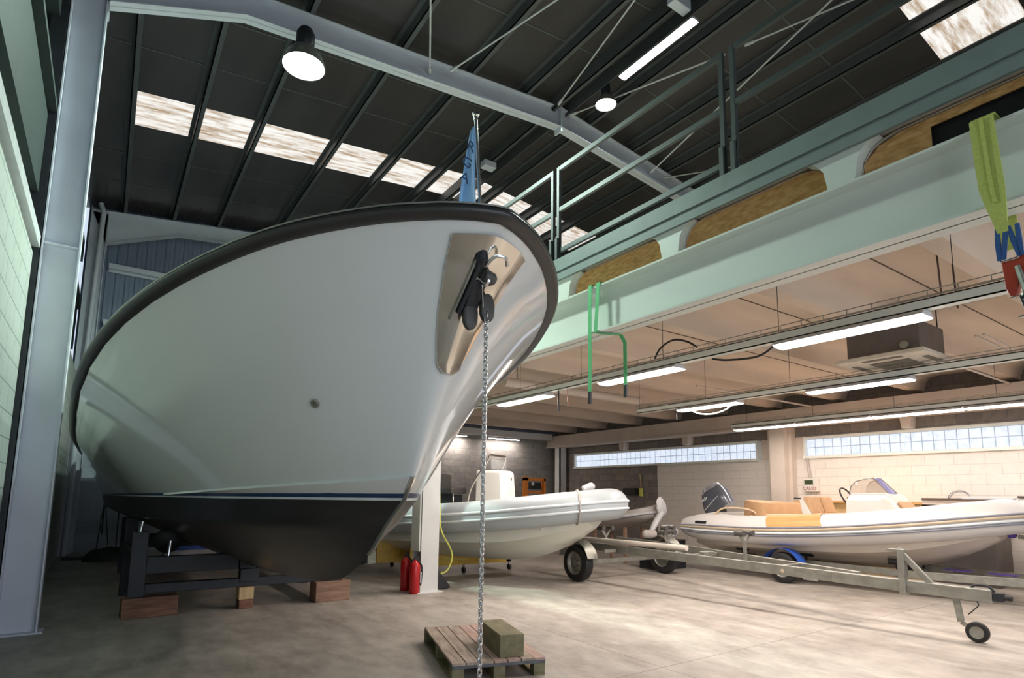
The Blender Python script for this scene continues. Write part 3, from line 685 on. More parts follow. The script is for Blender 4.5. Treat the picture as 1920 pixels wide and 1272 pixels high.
for s_, dz, dx in (('G', 0, -.085), ('R', .12, -.06), ('A', -.11, -.1)):
    text(s_, .10, M['navy'], 'lettering', fo, Matrix.Translation((fc.x+dx, fp.y-.045, fc.z+dz)) @ Matrix.Rotation(R(90), 4, 'X') @ Matrix.Rotation(R(-15), 4, 'Z'))

# ---- cradle under the yacht
ck = root('boat_cradle', (1.65, 8.45, 0), 'black steel boat cradle carrying the yacht', 'cradle')
def cb(nm, x0, x1, y0, y1, z0, z1): MB().box(x0, x1, y0, y1, z0, z1).build(nm, M['dark'], ck, bevel=.006)
cb('post', .33, .50, 8.38, 8.52, .235, 1.0); cb('post', 2.72, 2.9, 8.38, 8.52, .27, .55)
cb('cross_beam', .50, 2.72, 8.40, 8.50, .27, .38)
cb('upper_beam', .50, 1.55, 8.40, 8.50, .50, .70); cb('post', .30, .46, 10.2, 10.36, .0, 1.1); cb('post', 2.8, 2.95, 10.2, 10.36, 0, .9)
cb('centre_post', 1.55, 1.78, 8.38, 8.52, .33, .50); cb('centre_post', 1.52, 1.74, 8.4, 8.5, .5, .68)
cb('side_rail', .33, .46, 8.52, 13.0, .62, .76); cb('side_rail', 2.78, 2.9, 8.52, 13.0, .30, .42)
cb('cross_beam', .4, 2.9, 12.9, 13.0, .45, .7); cb('post', .33, .46, 12.95, 13.1, 0, 1.0); cb('post', 2.8, 2.93, 12.95, 13.1, 0, .9)
for x in (.41, .72):
    MB().cyl((x, 8.45, .98 if x < .6 else .6), (x+.02, 8.47, 1.12 if x < .6 else .88), .022, 10).build('screw_jack', M['chrome'], ck, smooth=True)
MB().lathe((.74, 8.8, .86), (0, 1, .2), [(0, -.06), (.1, -.06), (.16, -.02), (.16, .03), (0, .06)], 20).build('support_pad', M['black'], ck, smooth=True)
def block(x0, x1, y0, y1, z0, z1, m, lab, rz=0):
    c = Vector(((x0+x1)/2, (y0+y1)/2, z0)); o = MB().box(-(x1-x0)/2, (x1-x0)/2, -(y1-y0)/2, (y1-y0)/2, 0, z1-z0).build('wooden_block', M[m], None, bevel=.008)
    o.location = c; o.rotation_euler = (0, 0, rz); return tag(o, lab, 'block')
block(.28, .86, 8.34, 8.56, 0, .232, 'wood2', 'long red-brown timber block under the left cradle post', R(3))
block(1.55, 1.72, 8.34, 8.56, 0, .115, 'wood2', 'small dark timber offcut on the floor under the middle of the cradle')
block(1.54, 1.72, 8.33, 8.56, .116, .268, 'woodl', 'fresh pale timber cube stacked on a dark offcut under the cradle')
block(2.5, 2.99, 8.30, 8.56, 0, .268, 'wood', 'cracked brown timber block under the right end of the cradle', R(3))
block(1.95, 2.15, 13.2, 13.35, 0, .1, 'woodl', 'tiny pale timber piece on the floor far below the hull')

# ================================================================== INFLATABLE BOATS
def rib_boat(r, L, hw, rad, zst, zbow, mt, mh, mstr, keel_z, flat=1.1, bowlen=1.9, zsheer_pow=1.8):
    """local frame: bow at the origin, +y aft, z up from the floor"""
    def cz(s): return zst+(zbow-zst)*max(0, 1-s/(L*.8))**zsheer_pow
    def cw(s): return hw*(1-max(0, 1-s/bowlen)**2.3)**.5 if s < bowlen else hw
    ss = [L-L*k/26 for k in range(20)]; ss = [L, L-.15]+[L-.15-(L-.15-bowlen)*k/10 for k in range(1, 11)]+[bowlen*(1-k/14)**1.5 for k in range(1, 15)]
    port = [Vector((-cw(max(s, 0)), s, cz(s))) for s in ss]; port[-1] = Vector((0, .0, cz(0)))
    path = port+[Vector((-p.x, p.y, p.z)) for p in port[-2::-1]]
    path = smoothpts(path, 2)
    N = len(path); rr = []
    for i, p in enumerate(path):
        e = min(i, N-1-i); rr.append(rad*(.62+.38*min(1, e/4.0)) if e < 4 else rad*(.97 if p.y < .5 else 1))
    MB().tube(path, rr, 22).build('inflatable_tube', mt, r, smooth=True, local=True)
    for dz, th_, mm in mstr:
        off = []
        for i, p in enumerate(path):
            t = path[min(i+1, N-1)]-path[max(i-1, 0)]; t.normalize(); sd = Vector((-t.y, t.x, 0)); sd.normalize()
            a = math.asin(max(-1, min(1, dz/rad)))
            off.append(p-sd*(rr[i]*cos(a)+.004)*1.0+Vector((0, 0, dz*rr[i]/rad)))
        MB().tube(off, th_, 8, sy=1.0).build('rub_strake', mm, r, smooth=True, local=True)
    # v hull
    rings = []
    for k in range(22):
        u = k/21; s = L-.12-(L-.12-.28)*u
        wv = max(.0, cw(s)-rad*.55); zt = cz(s)-rad*.62
        kz = keel_z+(cz(.2)-rad*.55-keel_z)*max(0, 1-s/(bowlen*1.15))**2.4
        zc = lerp(kz, zt, .55); cwid = wv*.93
        q = [(-wv, zt+.05), (-wv, zt), (-cwid, zc), (-cwid*.93, zc-.015), (-cwid*.5, lerp(kz, zc, .5)), (-cwid*.47, lerp(kz, zc, .5)-.014), (0, kz)]
        row = [Vector((a, s-(.0 if k < 21 else 0), b)) for a, b in q]; row += [Vector((-a, s, b)) for a, b in q[-2::-1]]
        rings.append(row)
    MB().loft(rings).build('hull', mh, r, smooth=True, local=True)
    return cz, cw, path

# ---- grey one, bow pointing between the column and the trailer
r = r1 = root('inflatable_boat', (6.82, 6.977, 0), 'grey rigid inflatable with cream hull behind the white column', 'boat', rz=R(26.7))
cz, cw, p_ = rib_boat(r1, 5.2, .86, .26, 1.03, 1.37, M['grey_t'], M['hullc'], [(.06, .022, M['strake']), (-.06, .02, M['strake'])], .36)
MB().tube([Vector((-cw(.38), .38, cz(.38)))+Vector((cos(a)*.24*-1, -cos(a)*.15, sin(a)*.27)) for a in [2*pi*k/28 for k in range(28)]], .014, 6, closed=True).build('strap', M['cover'], r1, smooth=True, local=True)
MB().tube(smoothpts([(-.1, .45, 1.60), (0, .35, 1.66), (.12, .42, 1.6)], 5), [.06]*11, 10).build('mooring_rope', M['ltgrey'], r1, smooth=True, local=True)
for z in (.4,): MB().lathe((-.12, 1.25, .62), (-1, -.3, 0), [(0, 0), (.012, 0), (.012, .06), (0, .06)], 10).build('drain', M['dark'], r1, local=True)
_before = set(r1.children)
MB().box(-.75, .75, .9, 5.2, .95, 1.0).build('deck', M['cons'], r1, local=True)
c = MB(); c.loft([[Vector((x*w, y, z)) for x, y in ((-.27, 2.3+dy), (.27, 2.3+dy), (.27, 2.85), (-.27, 2.85))] for z, w, dy in ((1.0, 1.06, 0), (1.45, 1.0, .02), (1.88, .95, .05), (1.93, .9, .10))])
c.build('console', M['cons'], r1, bevel=.015, local=True)
MB().lathe((.14, 2.37, 1.78), (0, -1, 0), [(0, 0), (.03, 0), (.03, .03), (0, .04)], 12).build('navigation_light', M['stain'], r1, smooth=True, local=True)
gr = MB()
for x in (-.34, .34): gr.tube(smoothpts([(x, 3.0, 1.1), (x*1.0, 2.9, 1.6), (x*.95, 2.6, 2.05), (x*.8, 2.55, 2.2)], 5), .018, 8)
gr.tube([(-.27, 2.55, 2.2), (.27, 2.55, 2.2)], .018, 8); gr.build('grab_rail', M['stain'], r1, smooth=True, local=True)
MB().box(-.27, .27, 2.52, 2.53, 1.95, 2.12).build('windscreen', M['glassc'], r1, local=True)
sb = MB().box(-.5, .0, 3.2, 3.6, 1.50, 1.62).box(-.5, .0, 3.55, 3.68, 1.58, 1.86); sb.build('helm_seat', M['stanch'], r1, bevel=.03, local=True)
MB().box(-.42, -.08, 3.25, 3.6, 1.0, 1.5).build('seat_base', M['dark'], r1, local=True)
MB().tube([(-.5, 3.17, 1.0), (-.5, 3.17, 1.5), (.0, 3.17, 1.5), (.0, 3.17, 1.0)], .014, 8).build('seat_frame', M['stain'], r1, smooth=True, local=True)
MB().tube([Vector((.1+.15*cos(a), 2.95+.04*sin(a), 1.66+.15*sin(a))) for a in [2*pi*k/20 for k in range(20)]], .014, 6, closed=True).build('steering_wheel', M['black'], r1, smooth=True, local=True)

for o_ in set(r1.children)-_before:
    if o_.name.split('.')[0] != 'deck': o_.location.y = -.4

# yellow dolly under it
dl = root('boat_dolly', (5.9, 10.1, 0), 'yellow steel dolly on castors beneath the grey inflatable', 'dolly')
MB().box(4.9, 6.9, 9.95, 10.05, .16, .36).box(4.9, 5.0, 9.95, 11.6, .16, .3).box(6.8, 6.9, 9.95, 11.0, .16, .3).build('frame', M['yellow'], dl)
MB().box(4.7, 5.9, 10.0, 10.04, .3, .52).build('side_plate', M['yellow'], dl); MB().box(4.3, 5.0, 10.6, 10.64, .2, .6).build('side_plate', M['yellow'], dl)
MB().bar((5.4, 9.98, .6), (5.9, 9.96, .25), .02, .02).bar((4.9, 9.97, .35), (5.9, 9.95, .25), .02, .02).build('brace', M['ysl'], dl)
for x, y in ((5.83, 10.0), (6.88, 9.98), (5.0, 11.5)):
    cc = MB().cyl((x-.02, y, .055), (x+.02, y, .055), .055, 16).build('castor', M['black'], dl, smooth=True)
    MB().bar((x, y, .06), (x, y, .17), .05, .03).build('fork', M['chrome'], cc)

# ---- ivory one on its trailer
r2 = root('inflatable_boat', (11.17, 2.85, 0), 'white rigid inflatable with tan seats and beige striping on trailer', 'boat')
r = r2
cz2, cw2, p2 = rib_boat(r2, 5.4, .93, .27, .89, 1.30, M['white_t'], M['hullw'],
    [(.05, .015, M['str_n']), (.012, .024, M['str_b']), (-.045, .02, M['strake']), (-.09, .018, M['str_n'])], .33, bowlen=2.1, zsheer_pow=2.0)
_before = set(r2.children)
MB().box(-.8, .8, 1.2, 5.5, .88, .92).build('deck', M['cons'], r2, local=True)
# teak step on the near tube
for sg in (-1, 1):
    tk = [[Vector((sg*.93+cos(a)*.275*sg, y+.12*sin(a), cz2(y-.35)+sin(a)*.275)) for a in [R(15)+R(92)*k/8 for k in range(9)]] for y in [2.7+.1*k for k in range(11)]]
    shell(tk, .0).build('teak_step', M['teak'], r2, smooth=True, local=True) if False else MB().loft(tk, close=False, caps=False).build('teak_step', M['teak'], r2, smooth=True, local=True)
cs = MB(); cs.loft([[Vector((x, y, z)) for x, y in ((-w, ya), (w, ya), (w, yb), (-w, yb))] for z, w, ya, yb in ((.85, .42, 1.55, 2.72), (1.12, .38, 1.72, 2.72), (1.48, .34, 1.98, 2.72), (1.59, .31, 2.05, 2.66), (1.61, .28, 2.1, 2.62))])
cs.build('console', M['cons'], r2, bevel=.04, local=True)
MB().add([(-.37, 2.0, 1.16), (-.345, 2.06, 1.5), (-.32, 2.34, 1.5), (-.39, 2.3, 1.12)], [(0, 1, 2, 3)]).build('side_panel', M['cons'], r2, local=True)
cush = MB(); cush.prism([(-.25, 1.715, 1.12), (.25, 1.715, 1.12), (.22, 1.955, 1.45), (-.22, 1.955, 1.45)], (0, -.045, .03)); cush.build('front_cushion', M['tan'], r2, bevel=.02, local=True)
# windscreen: curved acrylic in a bright frame
lo = [Vector((x, y, 1.60)) for x, y in ((-.31, 2.66), (-.31, 2.45), (-.28, 2.22), (-.17, 2.09), (0, 2.05), (.17, 2.09), (.28, 2.22), (.31, 2.45), (.31, 2.66))]
hi = [Vector((x, y, z)) for x, y, z in ((-.29, 2.64, 1.72), (-.27, 2.56, 1.81), (-.23, 2.42, 1.85), (-.14, 2.33, 1.865), (0, 2.30, 1.87), (.14, 2.33, 1.865), (.23, 2.42, 1.85), (.27, 2.56, 1.81), (.29, 2.64, 1.72))]
MB().loft([lo[:4], hi[:4]], close=False, caps=False).build('windscreen', M['glass'], r2, smooth=True, local=True)
MB().loft([lo[5:], hi[5:]], close=False, caps=False).build('windscreen', M['glass'], r2, smooth=True, local=True)
MB().loft([lo[3:6], hi[3:6]], close=False, caps=False).build('windscreen_front', M['glass_refl'], r2, smooth=True, local=True)  # blue of the front pane is a reflection put into its colour
fm_ = MB().tube([lo[0]]+hi+[lo[8]], .010, 8)
for k in (3, 5): fm_.tube([lo[k], hi[k]], .010, 6)
fm_.build('windscreen_frame', M['stain'], r2, smooth=True, local=True)
MB().tube([Vector((-.02+.19*cos(a), 2.84+.09*sin(a), 1.53+.17*sin(a))) for a in [2*pi*k/24 for k in range(24)]], .015, 8, closed=True).build('steering_wheel', M['black'], r2, smooth=True, local=True)
MB().bar((-.02, 2.7, 1.45), (-.02, 2.84, 1.53), .03, .03).build('wheel_hub', M['dark'], r2, local=True)
def cushion(nm, x0, x1, y0, y1, z0, z1, rot=0, m='tan', seams=0):
    mx = Matrix.Translation(((x0+x1)/2, (y0+y1)/2, z0)) @ Matrix.Rotation(rot, 4, 'X') @ Matrix.Translation((-(x0+x1)/2, -(y0+y1)/2, -z0))
    return MB().box(x0, x1, y0, y1, z0, z1, mx).build(nm, M[m], r2, bevel=.035, local=True)
cushion('seat_cushion', -.42, .42, 2.8, 3.3, 1.12, 1.24)
cushion('seat_backrest', -.42, -.01, 3.25, 3.38, 1.2, 1.55, R(-16)); cushion('seat_backrest', .01, .42, 3.25, 3.38, 1.2, 1.55, R(-16))
MB().prism([(-.46, 2.75, .92), (-.46, 3.4, .92), (-.46, 3.51, 1.5), (-.46, 3.45, 1.5), (-.46, 3.25, 1.15), (-.46, 2.75, 1.12)], (.92, 0, 0)).build('seat_base', M['cons'], r2, bevel=.01, local=True)
MB().tube([(-.46, 3.47, 1.5), (-.46, 3.60, 1.505)], .015, 8).build('grab_handle', M['dark'], r2, local=True)
cushion('aft_seat', -.7, .7, 3.8, 4.4, 1.08, 1.18, 0, 'tan_s'); 
bk = [[Vector((x, 4.75-abs(x)**2*1.1+d, z-abs(x)**2*.08)) for d, z in ((0, 1.12), (0, 1.40), (.07, 1.46), (.12, 1.40), (.12, 1.12))] for x in [-.86+1.72*k/14 for k in range(15)]]
MB().loft(bk).build('aft_backrest', M['tan'], r2, smooth=True, local=True)
MB().box(-.72, .72, 3.7, 4.8, .90, 1.08).build('aft_seat_base', M['cons'], r2, bevel=.02, local=True)
MB().loft([[Vector((-.72*w, y, z)), Vector((.72*w, y, z)), Vector((.72*w, y, .95)), Vector((-.72*w, y, .95))] for y, z, w in ((4.75, 1.14, 1), (5.2, 1.2, 1), (5.6, 1.14, .95))]).build('engine_well', M['cons'], r2, bevel=.03, local=True)
gl = MB().tube(smoothpts([(-.78, 4.1, 1.12), (-.76, 4.35, 1.27), (-.76, 4.9, 1.29), (-.76, 5.15, 1.16)], 5), .018, 8); gl.build('grab_rail', M['tan_s'], r2, smooth=True, local=True)
MB().tube([(-.93-.25, 5.05, 1.0), (-.93-.25, 5.3, 1.0)], .028, 10).build('tube_handle', M['dark'], r2, smooth=True, local=True)
MB().box(-.36, .36, .35, 1.0, 1.52, 1.55).build('bow_step', M['ltgrey'], r2, bevel=.01, local=True)
MB().tube([(-.4, .3, 1.56), (.4, .3, 1.56)], .016, 8).build('bow_roller', M['brown'], r2, local=True)
MB().box(-.74, -.70, 1.75, 1.9, .80, .83).build('hull_drain', M['dark'], r2, local=True)

for o_ in set(r2.children)-_before: o_.location.y = -.35

# ---- tilted outboard on its transom
ob = root('outboard_motor', (11.17, 8.3, 0), 'dark grey outboard motor tilted up on the stern of the white inflatable', 'outboard')
cx = 11.17; TL = R(-28)
mo = Matrix.Translation((cx, 8.15, 1.32)) @ Matrix.Rotation(TL, 4, 'X')
rg = []
for k in range(13):
    u = k/12; z = -.14+.58*u; w = .185*(1-.22*u**3)*(.86+.14*sin(pi*min(1, u*1.4)/1)); l0, l1 = -.42+.14*u**3, .30-.14*u**2
    if u > .8: w *= 1-.35*((u-.8)/.2)**1.6; l0 += .12*((u-.8)/.2)**2; l1 -= .1*((u-.8)/.2)**2
    rg.append([mo @ Vector((w*(abs(cos(a))**.6*(1 if cos(a) > 0 else -1)), (l0+l1)/2+(l1-l0)/2*(abs(sin(a))**.6*(1 if sin(a) > 0 else -1)), z)) for a in [2*pi*j/28 for j in range(28)]])
MB().loft(rg[:]).build('cowling', M['cowl'], ob, smooth=True)
MB().loft([[mo @ Vector((w*cos(a), -.07+l*sin(a), z)) for a in [2*pi*j/24 for j in range(24)]] for z, w, l in ((.34, .168, .26), (.43, .14, .22), (.465, .08, .14))]).build('top_cap', M['cowl2'], ob, smooth=True)
MB().loft([[mo @ Vector((-.188, y, z+dz)) for z in (0, .012)] for y, dz in ((-.26, .1), (-.1, .07), (.2, -.02))], close=False, caps=False).build('side_stripe', M['label'], ob)
for j, (yy, hh_) in enumerate(((.02, .05), (.06, .06), (.10, .04), (.14, .05))):
    MB().box(-.192, -.186, yy, yy+.022, .17, .17+hh_, mo).build('side_decal', M['label'], ob)
MB().box(-.1, .1, -.12, .12, -.34, -.12, mo).build('mid_section', M['black'], ob, bevel=.02)
MB().box(-.09, .09, -.08, .14, -.55, -.32, mo).build('bracket', M['ltgrey'], ob, bevel=.02)
MB().loft([[mo @ Vector((w*cos(a), .04+l*sin(a), z)) for a in [2*pi*j/16 for j in range(16)]] for z, w, l in ((-.5, .07, .12), (-.8, .05, .12), (-.95, .04, .13))]).build('drive_leg', M['ltgrey'], ob, smooth=True)
MB().loft([[mo @ Vector((.055*w*cos(a), y, -1.03+.06*w*sin(a))) for a in [2*pi*j/16 for j in range(16)]] for y, w in ((-.26, .15), (-.16, .8), (0, 1), (.18, .85), (.3, .4))]).build('gear_case', M['ltgrey'], ob, smooth=True)
MB().prism([mo @ Vector((-.006, y, z)) for y, z in ((-.12, -1.05), (.12, -1.05), (.12, -1.26), (.02, -1.28))], (.012, 0, 0)).build('skeg', M['ltgrey'], ob)
for j in range(3):
    a = 2*pi*j/3; MB().loft([[mo @ Vector((cos(a+da)*r_, .24+dy, -1.03+sin(a+da)*r_)) for da, dy in ((-.35, -.03), (.35, .03))] for r_ in (.04, .11, .17)], close=False, caps=False).build('propeller_blade', M['cowl2'], ob)

# ================================================================== TRAILERS
def wheel(parent, c, R_, w, axis=(1, 0, 0), nm='wheel'):
    ax = Vector(axis)
    t = MB().lathe(c, ax, [(R_*.62, -w/2), (R_*.8, -w*.52), (R_*.96, -w*.42), (R_, -w*.2), (R_, w*.2), (R_*.96, w*.42), (R_*.8, w*.52), (R_*.62, w/2), (R_*.6, 0)], 32).build(nm, M['black'], parent, smooth=True)
    MB().lathe(c, ax, [(0, -w*.30), (R_*.2, -w*.32), (R_*.28, -w*.22), (R_*.5, -w*.18), (R_*.58, -w*.42), (R_*.64, -w*.46), (R_*.64, w*.46), (R_*.56, w*.3), (0, w*.2)], 28).build('rim', M['galv'], t, smooth=True)
    for k in range(5):
        a = 2*pi*k/5; u = Vector((0, cos(a), sin(a)))*R_*.22; MB().cyl(Vector(c)-ax*w*.36+u, Vector(c)-ax*w*.24+u, R_*.035, 6).build('wheel_nut', M['dark'], t)
    return t
tz = .50
t1 = root('boat_trailer', (8.0, 5.6, 0), 'empty galvanised boat trailer standing in front of the white inflatable', 'trailer')
nr = [Vector((7.42, 9.0, .60)), Vector((7.66, 3.9, .53)), Vector((7.80, 2.32, .50))]
fr_ = [Vector((8.95, 9.0, .60)), Vector((8.72, 7.2, .58)), Vector((7.92, 3.7, .53))]
MB().bar(nr[0], nr[1], .06, .13).bar(nr[1], nr[2], .09, .13).build('main_rail', M['galv'], t1, bevel=.006)
MB().bar(fr_[0], fr_[1], .06, .13).bar(fr_[1], fr_[2], .06, .13).build('main_rail', M['galv'], t1, bevel=.006)
for y, x1 in ((8.9, 8.95), (6.2, 8.48), (4.6, 8.1)):
    xa = 7.42+(9.0-y)*.047; MB().bar((xa, y, .56), (x1, y, .56), .06, .07, (0, 0, 1)).build('cross_member', M['galv'], t1)
MB().bar((7.12, 8.05, .32), (9.25, 8.05, .32), .07, .07).build('axle', M['galv'], t1)
wheel(t1, (7.02, 8.03, .32), .32, .19); wheel(t1, (9.28, 8.03, .32), .32, .19, (-1, 0, 0))
for x in (7.02, 9.28):
    fd = [[Vector((x+dx, 8.03+cos(a)*.40, .32+sin(a)*.40)) for dx in (-.12, .12)] for a in [R(15)+R(150)*k/12 for k in range(13)]]
    MB().loft(fd, close=False, caps=False).build('mudguard', M['galv'], t1, smooth=True)
MB().bar((7.14, 8.6, .56), (7.4, 8.6, .56), .05, .05).bar((7.14, 7.5, .56), (7.4, 7.5, .56), .05, .05).build('mudguard_bracket', M['galv'], t1)
MB().cyl((7.5, 8.9, .69), (7.64, 6.15, .70), .045, 12).build('bunk_pole', M['hullw'], t1, smooth=True)
def cradle_roller(x, y, z0, h):
    s = MB().bar((x, y, z0), (x, y, z0+h), .035, .045).bar((x-.10, y, z0+h+.10), (x, y, z0+h-.02), .03, .04).bar((x+.10, y, z0+h+.10), (x, y, z0+h-.02), .03, .04)
    q = s.build('roller_stand', M['galv'], t1)
    for dx in (-.11, .11): MB().tube([(x+dx, y-.07, z0+h+.13), (x+dx, y, z0+h+.13), (x+dx, y+.07, z0+h+.13)], [.045, .032, .045], 12).build('keel_roller', M['roller'], q, smooth=True)
cradle_roller(7.62, 7.95, .62, .17); cradle_roller(7.66, 6.55, .62, .17); cradle_roller(8.9, 7.6, .62, .16); cradle_roller(7.68, 5.15, .6, .26)
MB().box(7.75, 8.0, 5.9, 6.0, .6, .66).build('side_roller', M['galv'], t1, bevel=.01)
# winch post
MB().bar((7.70, 3.12, .42), (7.70, 3.12, .93), .10, .07, (0, 1, 0)).build('winch_post', M['galv'], t1, bevel=.006)
MB().bar((7.70, 3.16, .93), (7.75, 2.84, .54), .055, .06).build('winch_brace', M['galv'], t1, bevel=.006)
MB().box(7.66, 7.78, 3.10, 3.26, .9, .925).build('winch_bracket', M['galv'], t1)
MB().bar((7.80, 2.33, .50), (7.805, 2.22, .50), .075, .09).build('coupling_head', M['dark'], t1, bevel=.01)
MB().tube(smoothpts([(7.8, 2.30, .55), (7.8, 2.36, .60), (7.8, 2.46, .60), (7.8, 2.52, .56)], 5), .012, 8).build('handbrake', M['dark'], t1, smooth=True)
MB().cyl((7.805, 2.23, .5), (7.807, 2.16, .5), .03, 10).build('tow_hitch', M['black'], t1, smooth=True)
jp = MB().bar((7.80, 2.66, .50), (7.80, 2.62, .19), .045, .06, (0, 1, 0)).bar((7.80, 2.62, .19), (7.80, 2.50, .13), .03, .05); jq = jp.build('jockey_stand', M['galv'], t1, bevel=.004)
wheel(t1, (7.80, 2.48, .108), .107, .07, (-1, 0, 0), 'jockey_wheel')
MB().tube(smoothpts([(7.8, 2.5, .46), (7.8, 2.45, .40), (7.79, 2.5, .33), (7.8, 2.55, .28)], 5), .006, 6).build('brake_cable', M['black'], t1, smooth=True)
MB().box(7.755, 7.765, 4.15, 4.35, .43, .455).build('marker_plate', M['label'], t1)
MB().lathe((7.62, 4.55, .53), (-1, 0, 0), [(0, 0), (.035, 0), (.03, .02), (0, .025)], 14).build('side_reflector', M['str_b'], t1)

t2 = root('boat_trailer', (11.17, 4.5, 0), 'galvanised trailer with blue mudguards carrying the white inflatable', 'trailer')
for sg in (-1, 1):
    MB().bar((11.17+sg*.62, 7.6, .34), (11.17+sg*.62, 4.0, .34), .06, .11).bar((11.17+sg*.62, 4.0, .34), (11.17+sg*.08, 1.7, .36), .06, .12).build('main_rail', M['galv'], t2, bevel=.005)
    wheel(t2, (11.17+sg*1.02, 6.03, .27), .27, .17, (-sg*-1, 0, 0))
    x = 11.17+sg*1.02; fd = [[Vector((x+dx, 6.03+cos(a)*.36, .27+sin(a)*.34)) for dx in (-.12, .12)] for a in [R(8)+R(164)*k/14 for k in range(15)]]
    MB().loft(fd, close=False, caps=False).build('mudguard', M['bluep'], t2, smooth=True)
for y in (7.4, 6.03, 4.4): MB().bar((10.2 if y == 6.03 else 10.55, y, .30), (12.1 if y == 6.03 else 11.79, y, .30), .06, .06).build('cross_member', M['galv'], t2)
for y, h in ((7.2, .0), (5.9, 0), (4.4, 0)):
    MB().tube([(11.07, y, .385), (11.17, y, .38), (11.27, y, .385)], [.045, .03, .045], 12).build('keel_roller', M['black'], t2, smooth=True)
    for sg in (-1, 1): MB().tube([(11.17+sg*.5, y-.12, .50), (11.17+sg*.5, y+.12, .50)], .05, 10).bar((11.17+sg*.5, y, .34), (11.17+sg*.5, y, .47), .03, .03).build('side_roller', M['black'], t2, smooth=True)
MB().bar((11.17, 2.0, .4), (11.17, 2.45, .98), .07, .07).bar((11.17, 2.35, .95), (11.17, 2.95, .98), .05, .06).bar((11.17, 2.6, .4), (11.17, 2.4, .9), .04, .04).build('winch_post', M['galv'], t2, bevel=.005)
MB().tube([(11.13, 3.02, 1.0), (11.21, 3.02, 1.0)], .05, 14).build('bow_stop', M['violet'], t2, smooth=True)
MB().bar((11.17, 1.75, .36), (11.17, 1.2, .36), .09, .1).build('tongue', M['galv'], t2)
for y in (3.5, 2.95): MB().box(10.9, 11.1, y, y+.35, .42, .43).build('warning_plate', M['violet'], t2)
jw = MB().bar((11.17, 1.5, .4), (11.17, 1.5, .1), .04, .04).build('jockey_stand', M['galv'], t2)
wheel(t2, (11.17, 1.45, .1), .1, .06, (1, 0, 0), 'jockey_wheel')

# ================================================================== LAMPS
def high_bay(loc, Rr, hang_to, lab, power, m):
    r = root('high_bay_lamp', loc, lab, 'lamp', 'bell lamps under the roof'); L_ = Vector(loc)
    MB().lathe(L_, (0, 0, 1), [(Rr, 0), (Rr*.98, Rr*.12), (Rr*.8, Rr*.55), (Rr*.45, Rr*.95), (Rr*.3, Rr*1.05), (Rr*.27, Rr*1.03), (Rr*.42, Rr*.9), (Rr*.76, Rr*.5), (Rr*.93, Rr*.1), (Rr*.95, 0)], 32).build('reflector', M['galv'], r, smooth=True)
    MB().lathe(L_, (0, 0, 1), [(0, .012), (Rr*.92, .012), (Rr*.92, .03), (0, .03)], 32).build('lens', m, r, smooth=True)
    MB().lathe(L_+Vector((0, 0, Rr*1.0)), (0, 0, 1), [(Rr*.3, 0), (Rr*.42, .05), (Rr*.42, .2), (Rr*.3, .27), (0, .28)], 24).build('gear_housing', M['dark'], r, smooth=True)
    MB().tube([L_+Vector((0, 0, Rr+.25)), Vector(hang_to)], .012, 8).build('hook', M['dark'], r, smooth=True)
    l = bpy.data.lights.new('lamp_light', 'AREA'); l.shape = 'DISK'; l.size = Rr*1.8; l.energy = power; l.color = (.77, 1, .88)
    lo_ = bpy.data.objects.new('lamp_light', l); COL.objects.link(lo_); lo_.parent = r; lo_.location = (0, 0, -.01)
    return r
high_bay(tuple(LAMP_H), .29, (1.75, 8.02, 8.05), 'large glowing bell lamp hanging from the rafter on the left', 480, M['hid'])
high_bay(tuple(LAMP_S), .19, (6.86, 7.12, 8.95), 'small bright bell lamp near the roof apex', 220, M['tubec'])
def tube_light(c, length, axis, lab, group, power, m, w=.25, d=.045):
    """shallow white reflector with a glowing diffuser below"""
    a = Vector(axis); s = a.cross(Vector((0, 0, 1))); c = Vector(c)
    r = root('tube_light', c, lab, 'lamp', group)
    e0, e1 = c-a*length/2, c+a*length/2
    bd = MB(); bd.loft([[p+s*x+Vector((0, 0, z)) for x, z in ((-w/2, 0), (-w*.3, d), (w*.3, d), (w/2, 0))] for p in (e0, e1)])
    bd.build('housing', M['ltgrey'], r)
    df = MB(); df.loft([[p+s*x+Vector((0, 0, z)) for x, z in ((-w*.48, -.002), (-w*.3, -.022), (w*.3, -.022), (w*.48, -.002))] for p in (e0+a*.01, e1-a*.01)]); df.build('diffuser', m, r)
    l = bpy.data.lights.new('tube_lamp', 'AREA'); l.shape = 'RECTANGLE'; l.size = w; l.size_y = length; l.energy = power; l.color = (1, .88, .80) if m is M['tube'] else (.95, .98, 1)
    lo_ = bpy.data.objects.new('tube_lamp', l); COL.objects.link(lo_); lo_.parent = r; lo_.location = (0, 0, -.03)
    lo_.rotation_euler = (0, 0, math.atan2(a.y, a.x)-pi/2); lo_.data.spread = pi
    return r
PWA = 68
TZ = 3.075; XA, XB, XC = 5.70, 8.60, 12.15
for y0, y1, lab in ((7.2, 8.57, 'tube light just right of the yacht stem, first on the front channel'), (4.62, 5.98, 'tube light behind the hanging green straps'), (1.97, 3.34, 'largest tube light, in front of the air conditioner')):
    tube_light((XA, (y0+y1)/2, TZ), y1-y0, (0, 1, 0), lab, 'tube lights under the mezzanine', PWA, M['tube'])
for y0, y1, lab in ((5.75, 7.0, 'tube light with a white cable loop below it'), (3.2, 4.58, 'tube light just left below the air conditioner'), (.6, 1.95, 'tube light on the middle channel beyond the right edge')):
    tube_light((XB, (y0+y1)/2, TZ), y1-y0, (0, 1, 0), lab, 'tube lights under the mezzanine', PWA, M['tube'])
ys = 8.25
